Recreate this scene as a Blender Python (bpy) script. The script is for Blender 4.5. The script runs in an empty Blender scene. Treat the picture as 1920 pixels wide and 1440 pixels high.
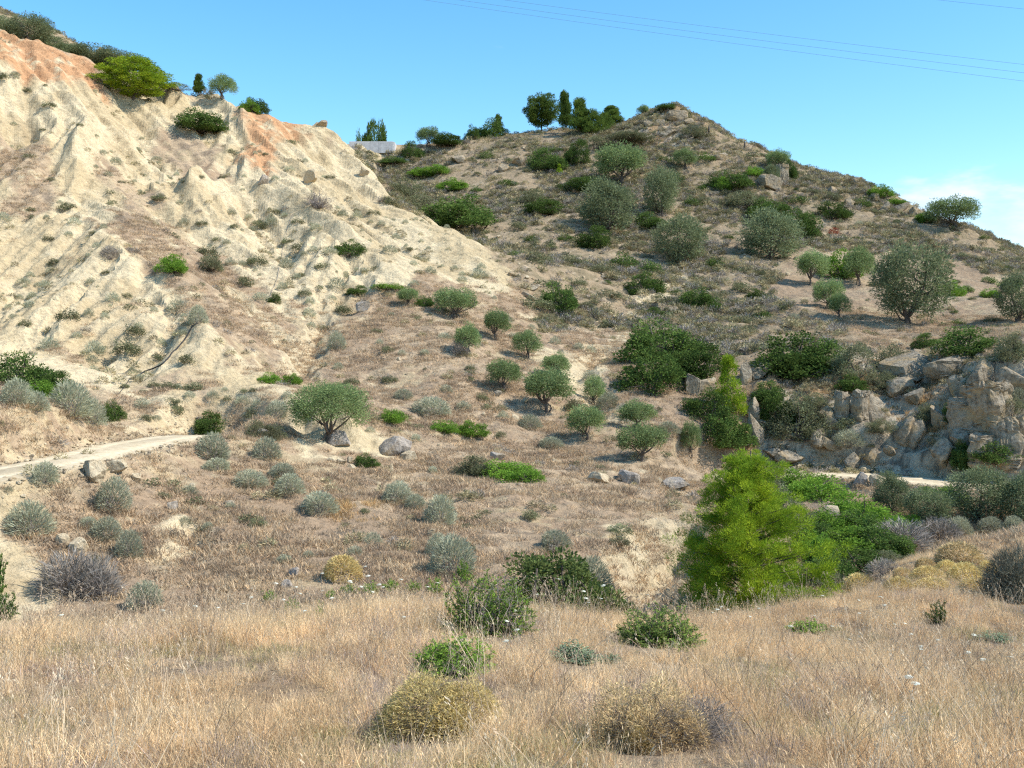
import bpy, math, random
import numpy as np
from mathutils import Vector

# ------------------------------------------------------------------ camera, sky, sun, exposure
scene = bpy.context.scene
COL = scene.collection
F = 2026.0                     # focal length in pixels of the 1920 px wide photograph
PITCH = math.radians(2.0)
CAM = np.array([0.0, 0.0, 1.6])
CP, SP = math.cos(PITCH), math.sin(PITCH)

cam_data = bpy.data.cameras.new("camera")
cam_data.sensor_width = 36.0
cam_data.lens = 36.0 * F / 1920.0
cam_data.clip_start = 0.1
cam_data.clip_end = 12000.0
cam = bpy.data.objects.new("camera", cam_data)
COL.objects.link(cam)
cam.location = CAM
cam.rotation_euler = (math.radians(90) - PITCH, 0, 0)
scene.camera = cam

SUN = Vector((0.72, -0.20, 0.76)).normalized()
world = bpy.data.worlds.new("World")
scene.world = world
world.use_nodes = True
wn, wl = world.node_tree.nodes, world.node_tree.links
wn.clear()
wout = wn.new("ShaderNodeOutputWorld")
wbg = wn.new("ShaderNodeBackground")
sky = wn.new("ShaderNodeTexSky")
sky.sky_type = 'NISHITA'
sky.sun_disc = False
sky.sun_elevation = math.asin(SUN.z)
sky.sun_rotation = math.atan2(SUN.x, SUN.y)
sky.altitude = 100
sky.air_density = 1.0
sky.dust_density = 0.6
sky.ozone_density = 2.5
wbg.inputs["Strength"].default_value = 0.12
# a band of pale cumulus low over the whole horizon
tc = wn.new("ShaderNodeTexCoord")
sx = wn.new("ShaderNodeSeparateXYZ")
wl.new(tc.outputs["Generated"], sx.inputs[0])
band = wn.new("ShaderNodeMapRange")
band.interpolation_type = 'SMOOTHSTEP'
for k, v in (("From Min", 0.178), ("From Max", 0.125), ("To Min", 0.0), ("To Max", 1.0)):
    band.inputs[k].default_value = v
wl.new(sx.outputs["Z"], band.inputs["Value"])
cmap = wn.new("ShaderNodeMapping")
cmap.inputs["Scale"].default_value = (9, 9, 26)
wl.new(tc.outputs["Generated"], cmap.inputs[0])
cn = wn.new("ShaderNodeTexNoise")
cn.inputs["Scale"].default_value = 1.0
cn.inputs["Detail"].default_value = 7
cn.inputs["Roughness"].default_value = 0.55
wl.new(cmap.outputs[0], cn.inputs["Vector"])
cadd = wn.new("ShaderNodeMath"); cadd.operation = 'ADD'
cmul = wn.new("ShaderNodeMath"); cmul.operation = 'MULTIPLY'; cmul.inputs[1].default_value = 0.34
wl.new(band.outputs[0], cmul.inputs[0])
wl.new(cn.outputs["Fac"], cadd.inputs[0]); wl.new(cmul.outputs[0], cadd.inputs[1])
cramp = wn.new("ShaderNodeMapRange"); cramp.interpolation_type = 'SMOOTHSTEP'
for k, v in (("From Min", 0.70), ("From Max", 0.94), ("To Min", 0.0), ("To Max", 0.8)):
    cramp.inputs[k].default_value = v
wl.new(cadd.outputs[0], cramp.inputs["Value"])
hsv = wn.new("ShaderNodeHueSaturation")
hsv.inputs["Hue"].default_value = 0.491
hsv.inputs["Saturation"].default_value = 1.30
hsv.inputs["Value"].default_value = 1.40
wl.new(sky.outputs[0], hsv.inputs["Color"])
cmix = wn.new("ShaderNodeMix"); cmix.data_type = 'RGBA'
wl.new(cramp.outputs[0], cmix.inputs["Factor"])
wl.new(hsv.outputs[0], cmix.inputs["A"])
cmix.inputs["B"].default_value = (6.3, 6.5, 7.1, 1)
wl.new(cmix.outputs["Result"], wbg.inputs["Color"])
wl.new(wbg.outputs[0], wout.inputs[0])

sun_data = bpy.data.lights.new("sun", 'SUN')
sun_data.energy = 4.2
sun_data.angle = math.radians(0.53)
sun_data.color = (1.0, 0.955, 0.885)
sun = bpy.data.objects.new("sun", sun_data)
COL.objects.link(sun)
sun.rotation_euler = (-SUN).to_track_quat('-Z', 'Y').to_euler()
sun.location = (60, -30, 120)

scene.view_settings.view_transform = 'Standard'
scene.view_settings.look = 'None'
scene.view_settings.gamma = 1.0
scene.view_settings.exposure = 0.62
scene.view_settings.use_curve_mapping = False
scene.cycles.use_denoising = False
scene.cycles.filter_width = 1.25
scene.cycles.max_bounces = 6
scene.cycles.diffuse_bounces = 3
scene.cycles.glossy_bounces = 2
scene.cycles.transmission_bounces = 3
scene.cycles.transparent_max_bounces = 4

# ------------------------------------------------------------------ helpers: noise, meshes, nodes
rng = np.random.default_rng(7)
R = random.Random(5)

def hash2(ix, iy, seed):
    h = (ix.astype(np.int64) * 374761393 + iy.astype(np.int64) * 668265263 + seed * 1442695041) & 0xffffffff
    h = ((h ^ (h >> 13)) * 1274126177) & 0xffffffff
    h = ((h ^ (h >> 16)) * 2246822519) & 0xffffffff
    return ((h ^ (h >> 15)) & 0xffffff) / float(0xffffff)

def vnoise(x, y, seed=0):
    ix, iy = np.floor(x), np.floor(y)
    fx, fy = x - ix, y - iy
    fx, fy = fx * fx * fx * (fx * (fx * 6 - 15) + 10), fy * fy * fy * (fy * (fy * 6 - 15) + 10)
    a, b = hash2(ix, iy, seed), hash2(ix + 1, iy, seed)
    c, d = hash2(ix, iy + 1, seed), hash2(ix + 1, iy + 1, seed)
    return (a + (b - a) * fx) * (1 - fy) + (c + (d - c) * fx) * fy

def fbm(x, y, seed=0, octaves=4, gain=0.5):
    t, a, n = 0.0, 1.0, 0.0
    for k in range(octaves):
        t = t + a * vnoise(x, y, seed + 17 * k)
        n += a
        x, y, a = x * 2.03 + 11.3, y * 2.03 + 5.7, a * gain
    return t / n                         # 0..1, mean 0.5

def gully(x, y, dx, dy, wavelength, seed):
    """Rills that run down the slope: waves across the fall line, their phase broken cell by cell."""
    px, py = x / wavelength, y / wavelength
    ix, iy = np.floor(px), np.floor(py)
    acc = np.zeros_like(px); wt = np.zeros_like(px)
    for i in (-1, 0, 1):
        for j in (-1, 0, 1):
            cx, cy = ix + i, iy + j
            ox = px - cx - 0.2 - 0.6 * hash2(cx, cy, seed)
            oy = py - cy - 0.2 - 0.6 * hash2(cx, cy, seed + 91)
            w = np.exp(-(ox * ox + oy * oy) * 2.0)
            acc += w * np.cos((ox * dx + oy * dy) * 2 * math.pi)
            wt += w
    return acc / wt

def smooth(a, b, x):
    t = np.clip((x - a) / (b - a), 0, 1)
    return t * t * (3 - 2 * t)

def make_mesh(name, verts, faces, mat=None, smooth_shade=False, colour=None):
    """faces: (n,k) array of equal polygons, or a list of such arrays."""
    me = bpy.data.meshes.new(name)
    verts = np.asarray(verts, np.float32).reshape(-1, 3)
    groups = [np.asarray(f, np.int32) for f in (faces if isinstance(faces, list) and isinstance(faces[0], np.ndarray) else [faces])]
    groups = [g for g in groups if g.size]
    me.vertices.add(len(verts))
    me.vertices.foreach_set("co", verts.ravel())
    loops = np.concatenate([g.ravel() for g in groups])
    totals = np.concatenate([np.full(len(g), g.shape[1], np.int32) for g in groups])
    starts = np.concatenate([[0], np.cumsum(totals)[:-1]]).astype(np.int32)
    me.loops.add(len(loops)); me.polygons.add(len(totals))
    me.loops.foreach_set("vertex_index", loops)
    me.polygons.foreach_set("loop_start", starts)
    me.polygons.foreach_set("loop_total", totals)
    me.polygons.foreach_set("use_smooth", np.full(len(totals), smooth_shade))
    if colour is not None:
        ca = np.ones((len(verts), 4), np.float32)
        ca[:, :3] = colour
        at = me.color_attributes.new("tint", 'FLOAT_COLOR', 'POINT')
        at.data.foreach_set("color", ca.ravel())
    me.update(calc_edges=True)
    if mat is not None:
        me.materials.append(mat)
    return me

def link(name, data, parent=None, loc=None, rot=None, scale=None):
    o = bpy.data.objects.new(name, data)
    COL.objects.link(o)
    if parent is not None:
        o.parent = parent
    if loc is not None: o.location = loc
    if rot is not None: o.rotation_euler = rot
    if scale is not None: o.scale = scale
    return o

def tag(o, label=None, category=None, group=None, kind=None):
    for k, v in (("label", label), ("category", category), ("group", group), ("kind", kind)):
        if v: o[k] = v
    return o

def srgb(r, g, b):
    return tuple(((c / 255) / 12.92 if c <= 10 else ((c / 255 + 0.055) / 1.055) ** 2.4) for c in (r, g, b))

def new_mat(name):
    m = bpy.data.materials.new(name)
    m.use_nodes = True
    m.node_tree.nodes.clear()
    return m, m.node_tree.nodes, m.node_tree.links

def noise_node(n, l, scale, detail=4, rough=0.6, vec=None):
    t = n.new("ShaderNodeTexNoise")
    t.inputs["Scale"].default_value = scale
    t.inputs["Detail"].default_value = detail
    t.inputs["Roughness"].default_value = rough
    if vec is not None: l.new(vec, t.inputs["Vector"])
    return t

def ramp_node(n, stops):
    r = n.new("ShaderNodeValToRGB")
    e = r.color_ramp.elements
    while len(e) < len(stops): e.new(0.5)
    for k, (p, c) in enumerate(stops):
        e[k].position = p
        e[k].color = (*c, 1)
    return r

# ------------------------------------------------------------------ projection between the ground and the picture plane (to place things where they stand)
def ray(px, py):
    u, v = (np.asarray(px, float) - 960) / F, (720 - np.asarray(py, float)) / F
    return u, CP + v * SP, v * CP - SP

def point(px, py, D):
    u, a, b = ray(px, py)
    return np.stack([u * D / a, D + 0 * u, CAM[2] + b * D / a], -1)

def project(x, y, z):
    zz = z - CAM[2]
    depth = np.maximum(y * CP - zz * SP, 0.2)
    up = y * SP + zz * CP
    return 960 + F * x / depth, 720 - F * up / depth

# ------------------------------------------------------------------ terrain: surveyed heights joined by a thin-plate spline
S = """
960 2067 2.5; -300 2067 2.5; 2200 2067 2.5; -300 1440 5.8; 480 1440 5.8; 960 1440 5.8; 1440 1440 5.8; 2200 1440 5.8
0 1300 8.6; 480 1290 9; 960 1280 9.3; 1440 1290 9; 1920 1290 9; 2300 1280 9
-300 1190 12.5; 0 1165 13.5; 300 1150 15; 600 1128 16.5; 900 1118 17.5; 1050 1130 17.3; 1200 1150 16.5; 1330 1162 16
1420 1150 17.5; 1500 1118 20; 1640 1100 23; 1640 1070 27; 1700 1040 30; 1760 1020 33; 1920 985 38; 2200 950 42
1640 1180 16.5; 1920 1150 17.5; 1920 1080 24; 1920 1030 31
-300 1235 17; 0 1215 18; 300 1210 20; 600 1195 22; 900 1190 23; 1200 1230 22; 1330 1230 22; 1420 1215 24; 1500 1190 27; 1600 1150 33; 1700 1100 38; 1800 1060 41; 1920 1020 45; 2200 990 50
-300 1195 29; 0 1185 29; 300 1170 30; 600 1145 31; 900 1140 32; 1100 1150 32; 1250 1165 32; 1400 1162 33; 1550 1120 37; 1700 1060 44; 1920 1010 50; 2300 985 55
0 1120 33; 0 1000 37; 0 915 39.5; -300 1000 35; -300 900 38; 300 1140 33; 300 1020 38.5; 300 900 45; 600 1110 34; 600 1000 41; 600 900 50; 600 846 56
900 1090 35; 900 1000 42; 900 900 54; 850 862 58; 1150 1090 36; 1150 1000 43; 1150 925 53; 1150 885 59; 1280 1010 44; 1300 925 57
1460 882 70; 1600 890 69; 1800 907 65; 1920 917 62; 2200 940 57; 1440 940 62; 1560 1000 50; 1560 930 60; 1700 990 52; 1700 935 60; 1900 965 54
-300 950 36; 0 882 40.5; 200 842 46.5; 300 820 52; 370 816 54; -300 860 39; 0 805 43; 0 745 47; 100 785 46; 190 805 49.5; -300 730 46; 0 750 55; 100 772 55; 0 700 62; 60 690 64
330 803 57; 300 742 63; 250 715 66; 400 742 63; 450 790 58; 520 740 63; 600 837 57; 600 782 60; 600 740 66; 750 852 58.5; 760 800 62; 560 690 74
800 820 61; 850 740 70; 850 660 80; 850 590 90; 850 520 101; 1000 860 62; 1000 760 72; 1000 660 86; 1000 580 104; 1150 860 63; 1150 760 75; 1150 660 92; 1150 580 110
1250 830 66; 1280 740 76; 1300 640 98; 1420 850 71.5; 1420 700 79; 1500 720 78; 1600 862 70.5; 1600 780 73; 1600 690 79; 1700 850 69.5; 1700 780 73; 1720 675 82; 1850 872 66; 1850 760 69; 1850 670 73; 1920 860 65; 1920 665 72; 2200 860 60; 2200 650 72
1700 630 98; 1850 640 88; 1920 612 98; 2200 600 96; 1500 620 100; 1550 580 112; 1400 560 118; 1650 480 146; 1650 400 172; 1900 520 142; 2250 560 140
1400 450 150; 1400 380 168; 1250 480 140; 1250 400 160; 1250 300 185; 1100 480 136; 1100 400 157; 1100 320 182; 1000 480 132; 960 420 150; 960 330 180; 850 440 146; 800 380 165; 860 310 188; 740 345 182; 700 310 192
640 300 165; 640 290 185; 745 385 150; 800 420 140; 870 455 130; 960 470 128
0 420 97; 0 560 82; 100 640 73; 0 640 72; 200 700 67; 150 400 97; 230 480 86; 310 560 78; 380 612 73.5; 390 690 69; 500 600 86; 440 500 97; 330 420 104; 100 520 86; 200 600 76
590 395 114; 640 470 103; 700 560 92; 700 640 82; 680 700 75.5; 560 480 104; 745 380 138; 800 410 130; 870 445 122; 950 490 113; 500 400 110; 780 480 111
0 240 113; 200 280 116; 370 262 130; 450 300 124; 550 320 125; 650 340 134; 300 300 121; -300 400 95; -300 600 75; -300 220 108
"""
SKY_RIDGE = """
1920 477 162; 2250 545 165; 1800 422 168; 1650 352 182; 1500 318 190; 1440 290 195; 1350 245 203; 1265 200 210; 1200 222 208; 1120 244 212; 1040 245 214; 960 254 212; 860 268 210; 750 281 205; 690 283 203; 640 281 200
380 188 143; 450 209 141; 500 220 138; 560 244 140; 600 264 145; 640 290 150
"""
LEFT_RIDGE = "-300 12 128; 0 67 132; 100 97 136; 200 135 139; 260 190 140; 310 178 143"
rows = lambda t: [tuple(map(float, q.split())) for line in t.strip().splitlines() for q in line.split(";") if q.strip()]
ctrl = rows(S)
for (a, b, d) in rows(SKY_RIDGE):
    ctrl += [(a, b, d), (a, b + 45, d * 1.13), (a, b + 190, d * 1.45), (a, b + 420, d * 1.9)]
ctrl += rows(LEFT_RIDGE)
ctrl += rows("-300 30 140; 0 75 143; 100 102 146; 200 140 149; 300 195 158; -300 -60 190; 0 22 187; 80 50 187; 150 86 187; 240 150 185; 320 215 180; -300 0 215; 0 90 215; 150 160 215; 320 300 220; 0 300 280; -300 250 280; 320 480 280; 500 330 200; 450 500 280")
ctrl = np.array(ctrl)
cu, ca_, cb = ray(ctrl[:, 0], ctrl[:, 1])
KU = cu / ca_                                 # x / y
KW = cb / ca_                                 # rise above the eye / y
KL = np.log(ctrl[:, 2])

def tps_phi(r2):
    return 0.5 * r2 * np.log(np.maximum(r2, 1e-12))
A = np.stack([KU, KL], 1)
n = len(A)
Kmat = tps_phi(((A[:, None] - A[None]) ** 2).sum(-1)) + np.eye(n) * 2e-5
Pm = np.concatenate([np.ones((n, 1)), A], 1)
M = np.block([[Kmat, Pm], [Pm.T, np.zeros((3, 3))]])
sol = np.linalg.solve(M, np.concatenate([KW, np.zeros(3)]))

def base_height(x, y):
    sh = x.shape
    q = np.stack([(x / y).ravel(), np.log(y).ravel()], 1)
    out = np.empty(len(q))
    for s in range(0, len(q), 40000):
        b = q[s:s + 40000]
        r2 = (b[:, :1] - A[None, :, 0]) ** 2 + (b[:, 1:] - A[None, :, 1]) ** 2
        out[s:s + 40000] = tps_phi(r2) @ sol[:n] + sol[n] + b @ sol[n + 1:]
    return out.reshape(sh) * y + CAM[2]

# grid of the sheet: fans out from a point behind the viewer, finer on the far slopes
APEX = 6.0
NU, NV = 640, 1120
gu = np.linspace(-0.66, 0.66, NU)
vs = np.linspace(0, 1, NV)
knots = ([0.0, 0.09, 0.19, 0.73, 0.94, 1.0], np.log(np.array([3.0 + APEX, 18 + APEX, 38 + APEX, 128 + APEX, 215 + APEX, 330 + APEX])))
gl = np.interp(vs, *knots)
gl = np.convolve(np.pad(gl, 20, mode='edge'), np.ones(41) / 41, 'valid'); gl[0] = knots[1][0]
GY = np.exp(gl)[:, None] - APEX + 0 * gu[None]
GX = gu[None] * (GY + APEX)

# image-plane outlines of the kinds of ground, turned into albedo zones of the sheet
def inside(px, py, poly):
    c = np.zeros(px.shape, bool)
    for (x0, y0), (x1, y1) in zip(poly, poly[1:] + poly[:1]):
        if y0 == y1: continue
        c ^= ((y0 > py) != (y1 > py)) & (px < (x1 - x0) * (py - y0) / (y1 - y0) + x0)
    return c
poly = lambda t: [tuple(map(float, q.split(","))) for q in t.split()]
CLAY = [poly("-900,-200 0,60 200,130 330,178 450,203 560,240 640,288 760,388 880,448 945,495 930,560 850,520 780,500 700,575 620,600 560,680 540,725 640,790 770,835 740,862 560,842 450,800 230,800 0,690 -900,700"),
        poly("-900,900 0,895 90,905 130,960 60,985 75,1060 120,1130 110,1175 -900,1180"), poly("270,955 345,985 350,1050 290,1060"),
        poly("1165,1010 1230,985 1290,1000 1300,1075 1220,1105 1180,1075"), poly("640,276 770,280 770,300 700,335 640,300"),
        poly("670,690 740,685 755,730 700,745"), poly("-900,800 0,800 60,790 190,800 250,805 160,835 0,872 -900,950"), poly("980,640 1090,660 1180,770 1140,790 1060,720")]
GRASS_ON_CLAY = [poly("170,408 250,470 320,550 400,622 470,690 560,690 600,655 525,580 440,480 340,425 240,398"), poly("0,235 55,255 115,330 95,395 0,395"),
        poly("90,636 175,660 190,682 100,662"), poly("255,712 330,716 470,742 540,735 540,752 400,752 270,735"), poly("300,225 400,270 430,330 360,330 300,280"),
        poly("560,560 640,590 690,640 640,700 560,690 600,650"), poly("0,750 170,765 210,800 150,800 60,785 0,795"), poly("420,800 470,790 540,830 560,845 450,830"),
        poly("170,300 260,330 300,395 230,385"), poly("640,560 780,520 930,570 860,640 700,640")]
SCRUB = [poly("640,285 750,278 860,262 1040,238 1265,188 1440,280 1660,340 1920,465 3000,900 3000,620 1920,520 1660,470 1480,470 1440,560 1560,610 1640,665 1400,700 1160,620 1000,610 940,505 870,440 740,385")]
RED = [poly("-200,40 0,58 60,80 190,122 215,185 140,168 60,150 0,118"), poly("455,205 530,222 570,262 530,270 505,330 450,310")]
ROCKY = [poly("1400,690 1640,660 1920,650 3000,650 3000,930 1920,900 1700,880 1400,890"), poly("1180,215 1265,190 1330,240 1300,275 1200,270")]
ROADISH = [poly("1060,868 1310,895 1312,915 1080,880")]

# the track: level across its width
road_parts = [np.array([(-420, 955, 34.5), (-150, 905, 38.0), (0, 883, 40.5), (110, 861, 43.2), (200, 842, 46.8), (270, 824, 50.6), (330, 814, 54.5), (372, 813, 57.5), (400, 816, 60)], float),
              np.array([(1300, 905, 67.0), (1400, 884, 70), (1460, 881, 70.3), (1530, 884, 70), (1600, 889, 69), (1700, 897, 67), (1800, 906, 65), (1920, 920, 62.5), (2060, 935, 59.5), (2300, 960, 55)], float)]
def resample(p, step):
    out = []
    P4 = np.concatenate([[2 * p[0] - p[1]], p, [2 * p[-1] - p[-2]]])
    for k in range(len(p) - 1):
        a, b, c, d = P4[k:k + 4]
        m = max(2, int(np.linalg.norm(c - b) / step))
        for t in np.arange(m) / m:
            out.append(0.5 * (2 * b + (c - a) * t + (2 * a - 5 * b + 4 * c - d) * t * t + (3 * b - a - 3 * c + d) * t ** 3))
    out.append(p[-1])
    return np.array(out)
road_lines = [resample(point(q[:, 0], q[:, 1], q[:, 2]), 0.8) for q in road_parts]
for q in road_lines:
    for _ in range(30):
        q[1:-1, 2] = (q[:-2, 2] + q[1:-1, 2] + q[2:, 2]) / 3
ROAD_HALF = 1.75

def road_distance(x, y):
    d2 = np.full(x.shape, 1e9); zz = np.zeros(x.shape)
    near = (y > 25) & (y < 80)
    xs, ys = x[near], y[near]
    best = np.full(xs.shape, 1e9); bz = np.zeros(xs.shape)
    for a, b in [(q[k], q[k + 1]) for q in road_lines for k in range(len(q) - 1)]:
        ab = b[:2] - a[:2]
        t = np.clip(((xs - a[0]) * ab[0] + (ys - a[1]) * ab[1]) / (ab @ ab), 0, 1)
        q = (xs - a[0] - t * ab[0]) ** 2 + (ys - a[1] - t * ab[1]) ** 2
        m = q < best
        best[m] = q[m]; bz[m] = (a[2] + t * (b[2] - a[2]))[m]
    d2[near] = best; zz[near] = bz
    return np.sqrt(d2), zz

Z0 = base_height(GX, GY)
zx_ = np.gradient(Z0, axis=1) / np.gradient(GX, axis=1)
dy_ = np.gradient(GY, axis=0)
zy = (np.gradient(Z0, axis=0) - zx_ * gu[None] * dy_) / dy_
slope = np.hypot(zx_, zy)
PX, PY = project(GX, GY, Z0)
wx = (fbm(GX / 3.2, GY / 3.2, 3) - 0.5); wy = (fbm(GX / 3.2, GY / 3.2, 4) - 0.5)
pxs = 2026.0 / np.maximum(GY, 5)
QX, QY = PX + wx * 4.0 * pxs, PY + wy * 2.2 * pxs
far_mask = GY > 24

def zone(polys):
    m = np.zeros(GX.shape, bool)
    for p in polys: m |= inside(QX, QY, p)
    return (m & far_mask).astype(float)
def blur(a, k=1):
    for _ in range(k):
        a = a.copy()
        a[1:-1, 1:-1] = (a[1:-1, 1:-1] * 2 + a[:-2, 1:-1] + a[2:, 1:-1] + a[1:-1, :-2] + a[1:-1, 2:]) / 6
    return a
clay = blur(zone(CLAY), 2)
gclay = blur(zone(GRASS_ON_CLAY), 3)
gclay = np.maximum(gclay, smooth(0.50, 0.60, fbm(GX / 5.5, GY / 5.5, 57) * 0.7 + fbm(GX / 1.4, GY / 1.4, 58) * 0.3) * (1 - smooth(70, 100, GY)) * np.where((PX < 420) & (PY < 720), 0.15, 0.8))
scrub = blur(zone(SCRUB), 3)
red = blur(zone(RED), 4)
rocky = blur(zone(ROCKY), 3)
scrub = np.maximum(scrub, ((PX < 420) & (GY > 147)).astype(float))
roadish = blur(zone(ROADISH), 2)
bad = clay * (1 - 0.75 * gclay)               # eroded clay

# relief: rills and buttresses on the clay, lumps elsewhere
gl_ = np.maximum(slope, 1e-3)
tx, ty = -zy / gl_, zx_ / gl_                    # along the contour
steep = smooth(0.12, 0.45, slope)
badw = blur(clay * (1 - 0.45 * gclay), 10) * steep * smooth(45, 60, GY) * (1 - 0.8 * smooth(660, 790, PX))
up_tier = smooth(98, 112, GY)
wob = (fbm(GX / 9, GY / 9, 41) - 0.5) * 1.2
ctx_, cty_ = tx * np.cos(wob) - ty * np.sin(wob), tx * np.sin(wob) + ty * np.cos(wob)
g1 = gully(GX, GY, ctx_, cty_, 13.0, 1)
g2 = gully(GX, GY, ctx_, cty_, 4.6, 2)
g3 = gully(GX, GY, ctx_, cty_, 1.9, 3)
sharp = lambda g: 1 - 2 * np.abs((1 - g) / 2) ** 0.75
tri = lambda g: np.arcsin(np.clip(g * 1.15, -1, 1)) * (2 / math.pi)
relief = badw * (tri(g1) * (1.25 + 1.9 * up_tier) + sharp(g2) * (0.5 + 0.75 * up_tier) * (0.65 + 0.35 * g1) + sharp(g3) * (0.30 + 0.16 * up_tier) + sharp(gully(GX, GY, ctx_, cty_, 0.95, 5)) * 0.08 + (fbm(GX / 0.9, GY / 0.9, 77) - 0.5) * 0.3)
relief += (fbm(GX / 7, GY / 7, 21) - 0.5) * 1.3 * smooth(30, 60, GY) * (1 - 0.5 * badw)
relief += (fbm(GX / 1.7, GY / 1.7, 22) - 0.5) * 0.42 * smooth(22, 45, GY)
relief += (fbm(GX / 0.55, GY / 0.55, 23, 3) - 0.5) * 0.14
# broken rock ledges on the hill and the cliff
ter = fbm(GX / 5, GY / 5, 31) * 2.0
hz = (Z0 + ter) / 1.6
step_ = (np.floor(hz) + smooth(0.55, 0.95, hz - np.floor(hz)) - hz) * 1.6
relief += step_ * 0.55 * np.clip(scrub, 0, 1) * smooth(0.45, 0.62, fbm(GX / 12, GY / 12, 33))
hz = (Z0 + fbm(GX / 3, GY / 3, 34) * 2.4) / 1.5
step_ = (np.floor(hz) + smooth(0.5, 0.9, hz - np.floor(hz)) - hz) * 1.5
relief += rocky * (step_ * 0.5 + (fbm(GX / 2.6, GY / 2.6, 35) - 0.5) * 1.6)
GZ = Z0 + relief
GZ = GZ - 0.22 * np.where(PX > 1330, 1 - smooth(38, 48, GY), 1 - smooth(19, 24, GY))      # the sheet lies under the standing grass
rd, rz = road_distance(GX, GY)
rw = 1 - smooth(ROAD_HALF + 0.1, ROAD_HALF + 1.7, rd)
GZ = GZ * (1 - rw) + (rz - 0.10) * rw
on_road = 1 - smooth(ROAD_HALF - 0.1, ROAD_HALF + 0.5, rd)

# lookups on the sheet
def ground(x, y):
    x, y = np.asarray(x, float), np.asarray(y, float)
    fu = (x / (y + APEX) - gu[0]) / (gu[1] - gu[0])
    fv = np.interp(np.log(y + APEX), gl, np.arange(NV))
    fu = np.clip(fu, 0, NU - 1.001); fv = np.clip(fv, 0, NV - 1.001)
    i, j = fv.astype(int), fu.astype(int)
    a, b = fv - i, fu - j
    return (GZ[i, j] * (1 - a) * (1 - b) + GZ[i + 1, j] * a * (1 - b) + GZ[i, j + 1] * (1 - a) * b + GZ[i + 1, j + 1] * a * b)
def lookup(field, x, y):
    fu = np.clip(np.rint((x / (y + APEX) - gu[0]) / (gu[1] - gu[0])), 0, NU - 1).astype(int)
    fv = np.clip(np.rint(np.interp(np.log(y + APEX), gl, np.arange(NV))), 0, NV - 1).astype(int)
    return field[fv, fu]
RAY_D = np.concatenate([np.arange(3, 40, 0.1), np.arange(40, 325, 0.25)])
def hit(px, py):
    """Where the sight line through a pixel meets the ground: (x, y, z), None for the sky."""
    u, a, b = ray(px, py)
    x, z = u / a * RAY_D, CAM[2] + b / a * RAY_D
    d = ground(x, RAY_D) - z
    k = np.nonzero(d >= 0)[0]
    if not len(k): return None
    y = RAY_D[k[0]]
    return np.array([u / a * y, y, float(ground(u / a * y, y))])
def stand(px, py, D=None):
    if D is None:
        for q in (0, 4, 8, 14, 22, 32, 45):
            p = hit(px, py + q)
            if p is not None: return p
        D = 200
    u, a, b = ray(px, py)
    return np.array([u / a * D, D, float(ground(u / a * D, D))])

# the sharp little gullies cut into the slopes
carved = np.zeros_like(GZ)
def carve(pix, depth, width):
    global GZ, carved
    pts_ = [hit(*q) for q in pix]
    pts_ = resample(np.array([q for q in pts_ if q is not None]), 0.5)
    x0, x1, y0, y1 = pts_[:, 0].min() - 6, pts_[:, 0].max() + 6, pts_[:, 1].min() - 6, pts_[:, 1].max() + 6
    m_ = (GX > x0) & (GX < x1) & (GY > y0) & (GY < y1)
    xs = GX[m_] + (fbm(GX[m_] / 1.3, GY[m_] / 1.3, 61) - 0.5) * 1.6; ys = GY[m_] + (fbm(GX[m_] / 1.3, GY[m_] / 1.3, 62) - 0.5) * 1.6
    d_ = np.full(xs.shape, 1e9)
    for q in pts_: d_ = np.minimum(d_, (xs - q[0]) ** 2 + (ys - q[1]) ** 2)
    d_ = np.sqrt(d_)
    f_ = np.clip(1 - d_ / width, 0, 1) ** 0.8
    GZ[m_] -= depth * f_
    carved[m_] = np.maximum(carved[m_], smooth(1.25, 0.85, d_ / width))
carve([(1275, 985), (1240, 1010), (1200, 1045), (1165, 1075), (1190, 1095), (1215, 1120)], 1.5, 1.5)
carve([(1290, 1030), (1255, 1070), (1225, 1110)], 1.0, 1.1)
carve([(1165, 790), (1110, 745), (1085, 700), (1130, 655)], 0.9, 1.6)
carve([(610, 600), (590, 640), (575, 680), (560, 705)], 1.1, 1.3)
carve([(440, 560), (490, 590), (540, 640), (562, 690)], 0.7, 1.2)
carve([(340, 985), (352, 1015), (345, 1050)], 0.6, 0.9)
carve([(120, 560), (70, 600), (20, 650)], 0.7, 0.9)
carve([(215, 480), (150, 545), (90, 610), (30, 660)], 0.8, 0.8)
carve([(330, 560), (318, 620), (305, 660)], 0.7, 0.8)
carve([(1300, 492), (1262, 530), (1240, 552), (1205, 572), (1180, 610)], 0.08, 0.9)
carve([(1178, 625), (1160, 645), (1148, 665), (1135, 690)], 0.10, 0.8)
carve([(985, 600), (1060, 604), (1150, 606), (1235, 588)], 0.08, 0.7)
carve([(1667, 452), (1664, 470), (1668, 490), (1663, 505)], 0.08, 0.5)
carve([(655, 500), (600, 560), (585, 600)], 0.8, 0.9)

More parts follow.
